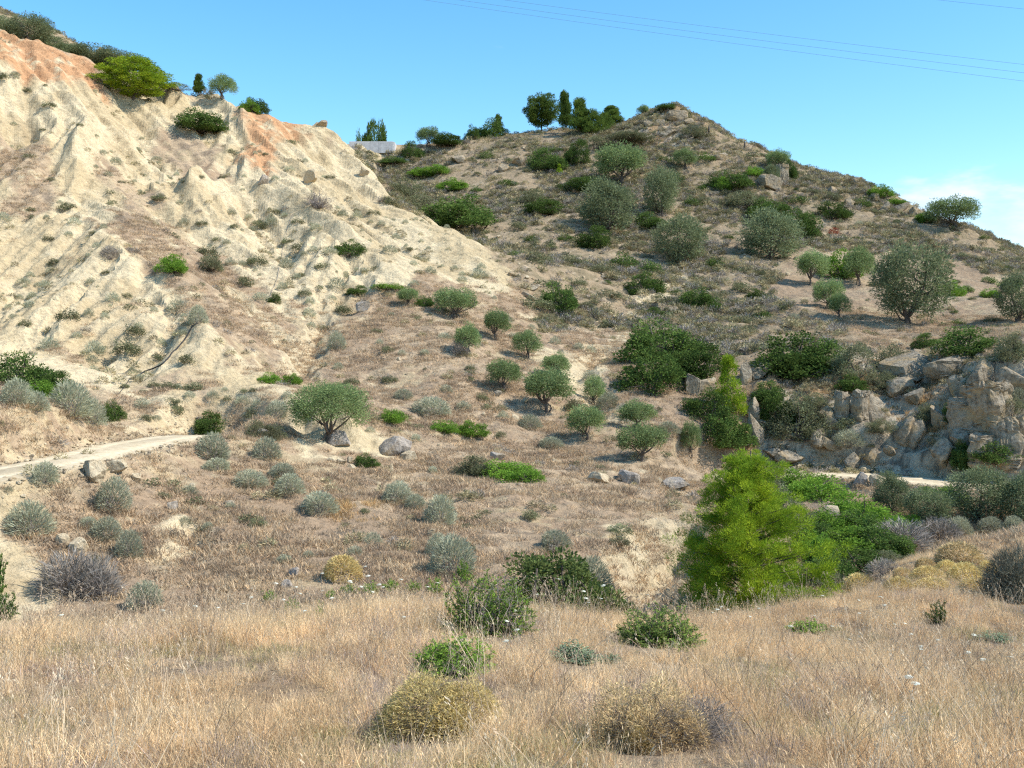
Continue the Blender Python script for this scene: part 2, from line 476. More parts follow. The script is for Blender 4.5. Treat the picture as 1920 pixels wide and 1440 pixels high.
# albedo of the sheet
mixc = lambda a, b, t: a + (np.asarray(b) - a) * t[..., None]
n_big = fbm(GX / 6, GY / 6, 51); n_mid = fbm(GX / 1.6, GY / 1.6, 52); n_fine = fbm(GX / 0.5, GY / 0.5, 53)
C_STRAW, C_TAN, C_BROWN = np.array((0.48, 0.36, 0.23)), np.array((0.37, 0.265, 0.17)), np.array((0.25, 0.19, 0.135))
C_CLAY, C_CLAY2, C_CLAYD = np.array((0.61, 0.50, 0.32)), np.array((0.52, 0.41, 0.245)), np.array((0.38, 0.29, 0.175))
alb = mixc(np.broadcast_to(C_TAN, GX.shape + (3,)), C_STRAW, smooth(0.40, 0.62, n_big * 0.5 + n_mid * 0.5))
alb = mixc(alb, C_BROWN, smooth(0.50, 0.68, n_mid * 0.55 + n_fine * 0.45) * 0.75)
# bare pale soil showing through on the grass slopes
bare_spot = smooth(0.58, 0.68, fbm(GX / 3.5, GY / 3.5, 55) * 0.65 + n_fine * 0.35) * far_mask * 0.65
alb = mixc(alb, C_CLAY2, bare_spot)
sc = mixc(np.broadcast_to(np.array((0.38, 0.285, 0.18)), GX.shape + (3,)), np.array((0.28, 0.22, 0.135)), smooth(0.42, 0.6, n_mid))
sc = mixc(sc, np.array((0.46, 0.355, 0.235)), smooth(0.58, 0.70, n_fine * 0.5 + n_mid * 0.5))
alb = alb * (1 - scrub[..., None]) + sc * scrub[..., None]
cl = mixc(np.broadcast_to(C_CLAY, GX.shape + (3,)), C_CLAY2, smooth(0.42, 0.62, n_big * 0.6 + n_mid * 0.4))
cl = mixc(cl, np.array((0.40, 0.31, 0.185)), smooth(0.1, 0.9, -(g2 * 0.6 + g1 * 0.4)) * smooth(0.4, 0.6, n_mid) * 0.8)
cl = mixc(cl, C_CLAYD, smooth(0.60, 0.74, n_fine * 0.6 + n_mid * 0.4) * 0.55)
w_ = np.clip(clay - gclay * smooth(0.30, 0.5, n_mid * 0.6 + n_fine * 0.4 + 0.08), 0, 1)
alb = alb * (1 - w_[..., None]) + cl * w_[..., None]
alb = mixc(alb, np.array((0.52, 0.285, 0.145)), red * smooth(0.28, 0.5, n_mid * 0.6 + n_fine * 0.4) * 0.9)
rk = mixc(np.broadcast_to(np.array((0.50, 0.42, 0.30)), GX.shape + (3,)), np.array((0.44, 0.29, 0.155)), smooth(0.45, 0.62, n_mid * 0.5 + n_big * 0.5) * (1 - smooth(0.7, 1.3, slope)))
rk = mixc(rk, np.array((0.20, 0.165, 0.12)), smooth(0.56, 0.68, n_fine))
alb = alb * (1 - rocky[..., None]) + rk * rocky[..., None]
alb = mixc(alb, C_CLAY, np.clip(roadish * 0.8, 0, 1) * smooth(0.4, 0.55, n_mid))
alb = mixc(alb, C_CLAY, carved * 0.85)
alb = mixc(alb, np.array((0.60, 0.48, 0.31)), on_road)
alb = mixc(alb, np.array((0.56, 0.44, 0.27)), (1 - smooth(ROAD_HALF + 0.3, ROAD_HALF + 2.2, rd)) * smooth(0.4, 0.6, n_fine) * 0.8 * (PX < 1000))

ids = np.arange(NU * NV).reshape(NV, NU)
quads = np.stack([ids[:-1, :-1], ids[:-1, 1:], ids[1:, 1:], ids[1:, :-1]], -1).reshape(-1, 4)
m, N, L = new_mat("hillside_soil")
out = N.new("ShaderNodeOutputMaterial"); bs = N.new("ShaderNodeBsdfDiffuse"); bs.inputs["Roughness"].default_value = 0.6
at = N.new("ShaderNodeAttribute"); at.attribute_name = "tint"
geo = N.new("ShaderNodeNewGeometry")
n1 = noise_node(N, L, 2.3, 8, 0.72, geo.outputs["Position"])
n2 = noise_node(N, L, 0.6, 6, 0.65, geo.outputs["Position"])
r1 = ramp_node(N, [(0.25, (0.5, 0.5, 0.5)), (0.5, (1.0, 1.0, 1.0)), (0.78, (1.35, 1.33, 1.28))])
L.new(n1.outputs["Fac"], r1.inputs[0])
mx = N.new("ShaderNodeMix"); mx.data_type = 'RGBA'; mx.blend_type = 'MULTIPLY'; mx.inputs["Factor"].default_value = 0.8
L.new(at.outputs["Color"], mx.inputs["A"]); L.new(r1.outputs[0], mx.inputs["B"])
L.new(mx.outputs["Result"], bs.inputs["Color"])
bp = N.new("ShaderNodeBump"); bp.inputs["Strength"].default_value = 1.0; bp.inputs["Distance"].default_value = 0.22
L.new(n1.outputs["Fac"], bp.inputs["Height"])
bp2 = N.new("ShaderNodeBump"); bp2.inputs["Strength"].default_value = 0.8; bp2.inputs["Distance"].default_value = 0.5
L.new(n2.outputs["Fac"], bp2.inputs["Height"]); L.new(bp.outputs[0], bp2.inputs["Normal"])
L.new(bp2.outputs[0], bs.inputs["Normal"])
L.new(bs.outputs[0], out.inputs[0])
MAT_SOIL = m
terrain = link("hillside_terrain", make_mesh("hillside_terrain", np.stack([GX, GY, GZ], -1), quads, m, True, alb.reshape(-1, 3)))
face_clay = (bad > 0.4)[:-1, :-1].ravel()                     # crumbly clay keeps its edges
terrain.data.polygons.foreach_set("use_smooth", ~face_clay)
tag(terrain, kind="structure")

# the lower country all round, far below the hill's back
m, N, L = new_mat("plain_soil")
out = N.new("ShaderNodeOutputMaterial"); bs = N.new("ShaderNodeBsdfDiffuse")
geo = N.new("ShaderNodeNewGeometry"); n1 = noise_node(N, L, 0.02, 6, 0.6, geo.outputs["Position"])
r1 = ramp_node(N, [(0.3, (0.10, 0.11, 0.06)), (0.6, (0.26, 0.20, 0.12))]); L.new(n1.outputs["Fac"], r1.inputs[0])
L.new(r1.outputs[0], bs.inputs["Color"]); L.new(bs.outputs[0], out.inputs[0])
pl = 5000.0
plain = link("plain_terrain", make_mesh("plain_terrain", [(-pl, -pl, -45), (pl, -pl, -45), (pl, pl, -45), (-pl, pl, -45)], [(0, 1, 2, 3)], m))
tag(plain, kind="structure")

# ------------------------------------------------------------------ tracks
m, N, L = new_mat("track_dust")
out = N.new("ShaderNodeOutputMaterial"); bs = N.new("ShaderNodeBsdfDiffuse")
geo = N.new("ShaderNodeNewGeometry")
n1 = noise_node(N, L, 3.0, 8, 0.7, geo.outputs["Position"])
r1 = ramp_node(N, [(0.3, (0.46, 0.37, 0.24)), (0.5, (0.62, 0.52, 0.36)), (0.7, (0.70, 0.60, 0.44))]); L.new(n1.outputs["Fac"], r1.inputs[0])
bp = N.new("ShaderNodeBump"); bp.inputs["Strength"].default_value = 0.6; bp.inputs["Distance"].default_value = 0.08; L.new(n1.outputs["Fac"], bp.inputs["Height"])
at = N.new("ShaderNodeAttribute"); at.attribute_name = "tint"
mx = N.new("ShaderNodeMix"); mx.data_type = 'RGBA'; mx.blend_type = 'MULTIPLY'; mx.inputs["Factor"].default_value = 1
L.new(r1.outputs[0], mx.inputs["A"]); L.new(at.outputs["Color"], mx.inputs["B"])
L.new(mx.outputs["Result"], bs.inputs["Color"]); L.new(bp.outputs[0], bs.inputs["Normal"]); L.new(bs.outputs[0], out.inputs[0])
for q in road_lines:
    t = np.gradient(q[:, :2], axis=0); t /= np.linalg.norm(t, axis=1)[:, None]
    nrm = np.stack([-t[:, 1], t[:, 0]], 1)
    s_ = np.linspace(-1, 1, 9)
    edge = 1 + 0.25 * (vnoise(np.arange(len(q)) * 0.7, np.zeros(len(q)), 9) - 0.5)
    P3 = np.zeros((len(q), 9, 3))
    for k, sv in enumerate(s_):
        P3[:, k, :2] = q[:, :2] + nrm * (sv * (ROAD_HALF - 0.1) * edge)[:, None]
        P3[:, k, 2] = q[:, 2] - 0.03 + 0.03 * (1 - sv * sv) - 0.05 * math.exp(-((abs(sv) - 0.5) / 0.16) ** 2) - 0.10 * (abs(sv) > 0.99)
    ii = np.arange(len(q) * 9).reshape(-1, 9)
    fq = np.stack([ii[:-1, :-1], ii[:-1, 1:], ii[1:, 1:], ii[1:, :-1]], -1).reshape(-1, 4)
    wob_ = vnoise(np.arange(len(q)) * 0.35, np.zeros(len(q)), 19)[:, None]
    rut = np.exp(-((np.abs(s_)[None] - 0.5) / 0.2) ** 2)
    tn = (0.92 + 0.20 * rut - 0.30 * (np.abs(s_)[None] > 0.7) * wob_ - 0.34 * wob_ * (np.abs(s_)[None] < 0.3))[..., None] * np.array([1, 0.97, 0.92])
    tag(link("dirt_road", make_mesh("dirt_road", P3, fq, m, True, tn.reshape(-1, 3))), kind="structure")

# ------------------------------------------------------------------ materials of plants and rocks
def leaf_mat(name, colour, vary=0.25, translucent=0.3, other=None):
    m, N, L = new_mat(name)
    out = N.new("ShaderNodeOutputMaterial")
    at = N.new("ShaderNodeAttribute"); at.attribute_name = "tint"
    oi = N.new("ShaderNodeObjectInfo")
    mr = N.new("ShaderNodeMapRange"); mr.inputs["To Min"].default_value = 1 - vary; mr.inputs["To Max"].default_value = 1 + vary
    L.new(oi.outputs["Random"], mr.inputs["Value"])
    base = N.new("ShaderNodeMix"); base.data_type = 'RGBA'
    base.inputs["A"].default_value = (*colour, 1); base.inputs["B"].default_value = (*(other or colour), 1)
    geo = N.new("ShaderNodeNewGeometry")
    nz = noise_node(N, L, 0.9, 3, 0.6, geo.outputs["Position"])
    nr = N.new("ShaderNodeMapRange"); nr.inputs["From Min"].default_value = 0.38; nr.inputs["From Max"].default_value = 0.62
    L.new(nz.outputs["Fac"], nr.inputs["Value"]); L.new(nr.outputs[0], base.inputs["Factor"])
    m1 = N.new("ShaderNodeMix"); m1.data_type = 'RGBA'; m1.blend_type = 'MULTIPLY'; m1.inputs["Factor"].default_value = 1
    L.new(base.outputs["Result"], m1.inputs["A"]); L.new(at.outputs["Color"], m1.inputs["B"])
    m2 = N.new("ShaderNodeVectorMath"); m2.operation = 'SCALE'
    L.new(m1.outputs["Result"], m2.inputs[0]); L.new(mr.outputs[0], m2.inputs["Scale"])
    d = N.new("ShaderNodeBsdfDiffuse"); t = N.new("ShaderNodeBsdfTranslucent")
    L.new(m2.outputs[0], d.inputs["Color"]); L.new(m2.outputs[0], t.inputs["Color"])
    sh = N.new("ShaderNodeMixShader"); sh.inputs[0].default_value = translucent
    L.new(d.outputs[0], sh.inputs[1]); L.new(t.outputs[0], sh.inputs[2]); L.new(sh.outputs[0], out.inputs[0])
    return m

M_OLIVE = leaf_mat("olive_leaf", (0.245, 0.315, 0.13), 0.18, 0.32, (0.195, 0.26, 0.10))
M_WILD = leaf_mat("wild_olive_leaf", (0.225, 0.26, 0.135), 0.15, 0.3, (0.18, 0.215, 0.105))
M_DARK = leaf_mat("evergreen_leaf", (0.115, 0.175, 0.042), 0.25, 0.3, (0.08, 0.13, 0.034))
M_BRIGHT = leaf_mat("bright_leaf", (0.20, 0.33, 0.045), 0.2, 0.35, (0.14, 0.25, 0.038))
M_DULL = leaf_mat("dull_leaf", (0.21, 0.225, 0.115), 0.2, 0.28, (0.165, 0.165, 0.09))
M_SAGE = leaf_mat("sage_leaf", (0.43, 0.435, 0.30), 0.18, 0.28, (0.34, 0.34, 0.225))
M_GREY = leaf_mat("grey_twig", (0.34, 0.30, 0.25), 0.15, 0.1, (0.26, 0.23, 0.19))
M_CUSHION = leaf_mat("cushion_leaf", (0.70, 0.56, 0.24), 0.12, 0.32, (0.58, 0.44, 0.19))
M_CUSHION2 = leaf_mat("cushion_leaf_brown", (0.62, 0.48, 0.24), 0.12, 0.28, (0.52, 0.38, 0.20))
M_PINE = leaf_mat("pine_needle", (0.32, 0.41, 0.03), 0.12, 0.26, (0.215, 0.32, 0.03))
M_PINED = leaf_mat("dark_pine_needle", (0.14, 0.20, 0.04), 0.2, 0.35, (0.10, 0.155, 0.035))
M_RED = leaf_mat("red_leaf", (0.33, 0.12, 0.07), 0.1, 0.2)
M_STRAW = leaf_mat("straw", (0.80, 0.605, 0.36), 0.3, 0.36, (0.68, 0.485, 0.275))
M_STRAWP = leaf_mat("mauve_straw", (0.62, 0.48, 0.38), 0.3, 0.35, (0.46, 0.36, 0.29))
M_STRAW2 = leaf_mat("hillside_straw", (0.54, 0.405, 0.25), 0.32, 0.3, (0.40, 0.295, 0.195))
M_SCRUB = leaf_mat("scrub_leaf", (0.42, 0.35, 0.21), 0.35, 0.25, (0.30, 0.275, 0.145))
M_WHITE = leaf_mat("umbel", (0.80, 0.80, 0.66), 0.05, 0.3)

def bark_mat(name, a, b):
    m, N, L = new_mat(name)
    out = N.new("ShaderNodeOutputMaterial"); d = N.new("ShaderNodeBsdfDiffuse")
    tcd = N.new("ShaderNodeTexCoord"); nz = noise_node(N, L, 14, 5, 0.7, tcd.outputs["Object"])
    r = ramp_node(N, [(0.3, a), (0.7, b)]); L.new(nz.outputs["Fac"], r.inputs[0]); L.new(r.outputs[0], d.inputs["Color"])
    bp = N.new("ShaderNodeBump"); bp.inputs["Distance"].default_value = 0.03; L.new(nz.outputs["Fac"], bp.inputs["Height"]); L.new(bp.outputs[0], d.inputs["Normal"])
    L.new(d.outputs[0], out.inputs[0]); return m
M_BARK = bark_mat("olive_bark", (0.07, 0.055, 0.045), (0.19, 0.16, 0.13))
M_TWIG = bark_mat("dead_wood", (0.16, 0.13, 0.11), (0.34, 0.30, 0.27))
M_BLACK = bark_mat("black_rubber", (0.03, 0.03, 0.032), (0.07, 0.07, 0.07))

def rock_mat(name, pale, mid, dark, ochre):
    m, N, L = new_mat(name)
    out = N.new("ShaderNodeOutputMaterial"); d = N.new("ShaderNodeBsdfDiffuse"); d.inputs["Roughness"].default_value = 0.5
    geo = N.new("ShaderNodeNewGeometry")
    n1 = noise_node(N, L, 0.9, 8, 0.68, geo.outputs["Position"]); n2 = noise_node(N, L, 3.5, 6, 0.7, geo.outputs["Position"])
    r = ramp_node(N, [(0.34, dark), (0.46, mid), (0.62, pale)]); L.new(n2.outputs["Fac"], r.inputs[0])
    r2 = ramp_node(N, [(0.48, (0, 0, 0)), (0.62, (1, 1, 1))]); L.new(n1.outputs["Fac"], r2.inputs[0])
    mx = N.new("ShaderNodeMix"); mx.data_type = 'RGBA'; L.new(r2.outputs[0], mx.inputs["Factor"]); L.new(r.outputs[0], mx.inputs["A"]); mx.inputs["B"].default_value = (*ochre, 1)
    vo = N.new("ShaderNodeTexVoronoi"); vo.feature = 'DISTANCE_TO_EDGE'; vo.inputs["Scale"].default_value = 0.8
    wv = N.new("ShaderNodeVectorMath"); wv.operation = 'ADD'; sc = N.new("ShaderNodeVectorMath"); sc.operation = 'SCALE'; sc.inputs["Scale"].default_value = 1.2
    L.new(n1.outputs["Color"], sc.inputs[0]); L.new(geo.outputs["Position"], wv.inputs[0]); L.new(sc.outputs[0], wv.inputs[1]); L.new(wv.outputs[0], vo.inputs["Vector"])
    vr = N.new("ShaderNodeMapRange"); vr.inputs["From Max"].default_value = 0.06; L.new(vo.outputs["Distance"], vr.inputs["Value"])
    bp = N.new("ShaderNodeBump"); bp.inputs["Distance"].default_value = 0.25; bp.inputs["Strength"].default_value = 0.9; L.new(n2.outputs["Fac"], bp.inputs["Height"])
    bp2 = N.new("ShaderNodeBump"); bp2.inputs["Distance"].default_value = 0.12; bp2.inputs["Strength"].default_value = 0.5; L.new(vr.outputs[0], bp2.inputs["Height"]); L.new(bp.outputs[0], bp2.inputs["Normal"])
    L.new(bp2.outputs[0], d.inputs["Normal"]); L.new(mx.outputs["Result"], d.inputs["Color"]); L.new(d.outputs[0], out.inputs[0]); return m
M_ROCK = rock_mat("limestone", (0.46, 0.39, 0.285), (0.33, 0.27, 0.19), (0.17, 0.14, 0.10), (0.45, 0.33, 0.185))
M_CLAYROCK = rock_mat("clay_block", (0.62, 0.52, 0.36), (0.54, 0.44, 0.29), (0.36, 0.28, 0.18), (0.58, 0.45, 0.28))
M_GREYROCK = rock_mat("grey_stone", (0.50, 0.44, 0.37), (0.40, 0.345, 0.285), (0.22, 0.19, 0.16), (0.44, 0.36, 0.26))

# ------------------------------------------------------------------ building blocks of plants
def unit(v):
    return v / np.maximum(np.linalg.norm(v, axis=-1, keepdims=True), 1e-9)

def blades(c, axis, length, width, g, fold=0.0):
    """One rhombic leaf per row: c its foot, axis its direction."""
    n = len(c)
    axis = unit(axis)
    side = unit(np.cross(axis, g.normal(size=(n, 3)))) * (np.asarray(width).reshape(-1, 1) / 2)
    ln = np.asarray(length).reshape(-1, 1)
    mid = c + axis * ln * 0.5
    V = np.stack([c, mid + side, c + axis * ln, mid - side], 1).reshape(-1, 3)
    return V, np.arange(4 * n).reshape(n, 4)

def leaf_tint(n, g, spread=0.28, warm=0.06):
    b = 1 + spread * (g.random(n) * 2 - 1)
    w = warm * (g.random(n) * 2 - 1)
    return np.repeat(np.stack([b * (1 + w), b, b * (1 - w)], 1), 4, 0)

def tube(points, radii, sides=6):
    p = np.asarray(points, float); n = len(p)
    t = unit(np.gradient(p, axis=0))
    ref = np.array([0.31, 0.95, 0.05]) if abs(t[0][2]) > 0.8 else np.array([0.02, 0.05, 1.0])
    a = unit(np.cross(t, ref)); b = np.cross(t, a)
    ang = np.linspace(0, 2 * math.pi, sides, endpoint=False)
    V = p[:, None] + (a[:, None] * np.cos(ang)[None, :, None] + b[:, None] * np.sin(ang)[None, :, None]) * np.asarray(radii).reshape(-1, 1, 1)
    i = np.arange(n * sides).reshape(n, sides)
    Fq = np.stack([i[:-1], np.roll(i, -1, 1)[:-1], np.roll(i, -1, 1)[1:], i[1:]], -1).reshape(-1, 4)
    return V.reshape(-1, 3), Fq

def join(parts):
    V, Fs, o = [], [], 0
    for v, f in parts:
        V.append(v); Fs.append(f + o); o += len(v)
    return np.concatenate(V), np.concatenate(Fs)

def bent(a, b, g, k=5, sag=0.12):
    a, b = np.asarray(a, float), np.asarray(b, float)
    t = np.linspace(0, 1, k)[:, None]
    w = g.normal(size=3) * np.linalg.norm(b - a) * sag
    return a + (b - a) * t + w * (t * (1 - t) * 4) * 0.5

def ball(n, g):
    return unit(g.normal(size=(n, 3))) * g.random((n, 1)) ** (1 / 3)

def puff_leaves(centres, radius, per, L_, W_, g, out_from=None, up=0.2):
    """Leaves gathered in puffs round the centres; each looks outward from its puff."""
    n = len(centres) * per
    c = np.repeat(centres, per, 0)
    d = unit(g.normal(size=(n, 3)))
    rr = np.repeat(np.broadcast_to(np.asarray(radius).reshape(-1, 1), (len(centres), 1)), per, 0)
    p = c + d * rr * (0.35 + 0.75 * g.random((n, 1)) ** 0.6)
    ax = d + g.normal(size=(n, 3)) * 0.7 + np.array([0, 0, up])
    if out_from is not None: ax += unit(p - out_from) * 0.5
    return blades(p, ax, L_ * (0.7 + 0.6 * g.random(n)), W_ * (0.7 + 0.6 * g.random(n)), g)

TEMPLATES = {}
def template(key, pieces):
    """pieces: [(part name, mesh)]"""
    TEMPLATES.setdefault(key, []).append(pieces)

def olive(seed, clumps=60, per=60, leaf=(0.055, 0.019), mat=M_OLIVE, trunk_h=0.22, rz=0.39, low=False, lean=(0, 0), puff=0.115, multi=2):
    g = np.random.default_rng(seed)
    cz = 1 - rz - 0.05
    d = unit(g.normal(size=(clumps * 3, 3)))
    d = d[d[:, 2] > (-0.9 if low else -0.55)][:clumps]
    lobes = unit(g.normal(size=(6, 3))); amp = g.uniform(-0.40, 0.20, 6)
    lump = 1 + sum(amp[k] * np.exp(-((d - lobes[k]) ** 2).sum(1) * 3) for k in range(6))
    r = (0.45 + 0.5 * g.random(len(d)) ** 0.45) * lump
    c = np.array([lean[0], lean[1], cz]) + d * r[:, None] * np.array([0.42, 0.42, rz])
    V, Fq = puff_leaves(c, puff * g.uniform(0.7, 1.25, len(c)), per, leaf[0], leaf[1], g, np.array([0, 0, cz - 0.1]), 0.25)
    crown = make_mesh("crown", V, Fq, mat, False, leaf_tint(len(Fq), g))
    parts = []
    fork = np.array([lean[0] * 0.3 + g.normal() * 0.02, lean[1] * 0.3 + g.normal() * 0.02, trunk_h])
    parts.append(tube(bent((0, 0, -0.06), fork, g, 6, 0.2), np.linspace(0.030, 0.021, 6), 8))
    for k in range(multi):
        a = k * 2 * math.pi / multi + g.random()
        parts.append(tube(bent((0.012 * math.cos(a), 0.012 * math.sin(a), -0.05), fork + np.array([math.cos(a), math.sin(a), 0]) * 0.03, g, 5, 0.25), np.linspace(0.018, 0.012, 5), 7))
    for k in range(9):
        tgt = c[(k * 7) % len(c)]
        parts.append(tube(bent(fork - np.array([0, 0, 0.02]), tgt, g, 6, 0.25), np.linspace(0.015, 0.004, 6), 6))
        for q in range(3):
            t2 = c[(k * 7 + q * 11 + 3) % len(c)]
            s0 = fork + (tgt - fork) * (0.4 + 0.15 * q)
            if np.linalg.norm(t2 - s0) < 0.42: parts.append(tube(bent(s0, t2, g, 4, 0.2), np.linspace(0.010, 0.003, 4), 4))
    V, Fq = join(parts)
    return [("crown", crown), ("trunk", make_mesh("trunk", V, Fq, M_BARK, True))]

def dome(seed, mat, clumps=55, per=45, leaf=(0.07, 0.045), puff=0.12, flat=1.0, stems=True, spread=0.28):
    """A shrub that is leafy down to the ground: width 1, height 1."""
    g = np.random.default_rng(seed)
    d = unit(g.normal(size=(clumps * 4, 3)) * np.array([1, 1, 0.9])); d[:, 2] = np.abs(d[:, 2])
    d = d[:clumps]
    lobes = unit(g.normal(size=(7, 3)) * np.array([1, 1, 0.5])); amp = g.uniform(-0.42, 0.22, 7)
    lump = 1 + sum(amp[k] * np.exp(-((d - lobes[k]) ** 2).sum(1) * 4) for k in range(7))
    r = (0.5 + 0.42 * g.random(len(d)) ** 0.5) * lump
    c = d * r[:, None] * np.array([0.45, 0.45, 0.86 * flat])
    for lo_, hi_ in ((0.0, 0.22), (0.22, 0.40)):      # side shoots that have grown out of the main mound
        a_ = g.random() * 6.28; i0, i1 = int(lo_ * len(c)), int(hi_ * len(c))
        c[i0:i1] = c[i0:i1] * np.array([0.55, 0.55, 0.62]) + np.array([math.cos(a_), math.sin(a_), 0]) * 0.34
    V, Fq = puff_leaves(c, puff * g.uniform(0.7, 1.3, len(c)), per, leaf[0], leaf[1], g, np.zeros(3), 0.3)
    V[:, 2] = np.maximum(V[:, 2], -0.05)
    pcs = [("foliage", make_mesh("foliage", V, Fq, mat, False, leaf_tint(len(Fq), g, spread)))]
    if stems:
        st = [tube(bent((g.normal() * 0.04, g.normal() * 0.04, -0.08), c[k], g, 4, 0.2), np.linspace(0.022, 0.006, 4), 5) for k in range(0, len(c), 4)]
        V, Fq = join(st); pcs.append(("stem", make_mesh("stem", V, Fq, M_BARK, True)))
    return pcs

def tuft(seed, mat, n=500, L_=0.22, W_=0.03, up=0.5, spread=0.25, twigs=None, inner=0.25):
    """A rounded brushy shrub of many thin upright shoots."""
    g = np.random.default_rng(seed)
    d = unit(g.normal(size=(n, 3)) + np.array([0, 0, 0.25])); d[:, 2] = np.abs(d[:, 2])
    lobes = unit(g.normal(size=(6, 3)) * np.array([1, 1, 0.5])); amp = g.uniform(-0.45, 0.2, 6)
    lump = 1 + sum(amp[k] * np.exp(-((d - lobes[k]) ** 2).sum(1) * 4) for k in range(5))
    r = (inner + (0.86 - inner) * g.random(n) ** 0.5) * lump
    c = d * r[:, None] * np.array([0.48, 0.48, 0.9])
    ax = d * np.array([1, 1, 0.9]) + np.array([0, 0, up]) + g.normal(size=(n, 3)) * 0.35
    V, Fq = blades(c, ax, L_ * (0.6 + 0.8 * g.random(n)), W_ * (0.6 + 0.8 * g.random(n)), g)
    V[:, 2] = np.maximum(V[:, 2], -0.06)
    pcs = [("foliage", make_mesh("foliage", V, Fq, mat, False, leaf_tint(len(Fq), g, spread)))]
    if twigs:
        st = [tube(bent((g.normal() * 0.03, g.normal() * 0.03, -0.05), c[k] * 1.02, g, 4, 0.2), np.linspace(0.012, 0.004, 4), 4) for k in range(0, n, max(1, n // twigs))]
        V, Fq = join(st); pcs.append(("twig", make_mesh("twig", V, Fq, M_TWIG, True)))
    return pcs

def brush(seed, n=90, sub=5, mat=M_TWIG, thin=1.0):
    """A leafless bush: crooked grey twigs only."""
    g = np.random.default_rng(seed)
    st = []
    for k in range(n):
        d = unit(g.normal(size=3) * np.array([1, 1, 0.7])); d[2] = abs(d[2])
        tip = d * np.array([0.5, 0.5, 1.0]) * g.uniform(0.55, 1.0)
        p = bent((g.normal() * 0.06, g.normal() * 0.06, -0.05), tip, g, 5, 0.3)
        st.append(tube(p, np.linspace(0.010, 0.003, 5) * thin, 4))
        for q in range(sub):
            s0 = p[g.integers(2, 5)]
            st.append(tube(bent(s0, s0 + (d * 0.6 + g.normal(size=3) * 0.5) * g.uniform(0.1, 0.24), g, 3, 0.3), np.linspace(0.005, 0.002, 3) * thin, 3))
    V, Fq = join(st); V[:, 2] = np.maximum(V[:, 2], -0.08)
    return [("twig", make_mesh("twig", V, Fq, mat, False, np.ones((len(V), 3)) * np.repeat(np.random.default_rng(seed).uniform(0.7, 1.3, len(V) // 3 + 1), 3)[:len(V), None]))]

def conifer(seed, mat, shape, clumps=110, per=60, needle=(0.06, 0.012), puff=0.075, trunk_r=0.028, flatten=0.6, stretch=(1, 1)):
    """shape(t): crown radius at height t (0..1); puffs of needles sit towards the ends of the boughs."""
    g = np.random.default_rng(seed)
    C, st = [], []
    top = np.array([g.normal() * 0.02, g.normal() * 0.02, 0.97])
    st.append(tube(bent((0, 0, -0.06), top, g, 9, 0.05), np.linspace(trunk_r, 0.004, 9), 8))
    k = 0
    while len(C) < clumps and k < clumps * 20:
        k += 1
        t = g.random()
        rad = shape(t)
        if rad <= 0.02 or g.random() > rad / 0.5 + 0.12: continue
        a = g.random() * 2 * math.pi
        rr = rad * (0.35 + 0.65 * g.random() ** 0.45) * (1 + 0.22 * math.sin(3 * a + seed) + 0.12 * math.sin(7 * t * 6.28 + a * 2))
        p = np.array([math.cos(a) * rr * stretch[0], math.sin(a) * rr * stretch[1], t])
        C.append(p)
        if len(C) % 2 == 0:
            s0 = np.array([0, 0, max(0.05, t - rr * 0.35)])
            st.append(tube(bent(s0, p, g, 5, 0.15), np.linspace(0.010 * (1.1 - t) + 0.002, 0.002, 5), 4))
    C = np.array(C)
    n = len(C) * per
    c = np.repeat(C, per, 0)
    q = ball(n, g) * np.array([1, 1, flatten]) * puff * np.repeat(g.uniform(0.7, 1.35, len(C)), per)[:, None]
    p = c + q
    ax = unit(q) + unit(p * np.array([1, 1, 0])) * 0.45 + np.array([0, 0, 0.45]) + g.normal(size=(n, 3)) * 0.45
    V, Fq = blades(p, ax, needle[0] * (0.7 + 0.6 * g.random(n)), needle[1] * np.ones(n), g)
    crown = make_mesh("crown", V, Fq, mat, False, leaf_tint(len(Fq), g, 0.22, 0.10))
    V, Fq = join(st)
    return [("crown", crown), ("trunk", make_mesh("trunk", V, Fq, M_BARK, True))]

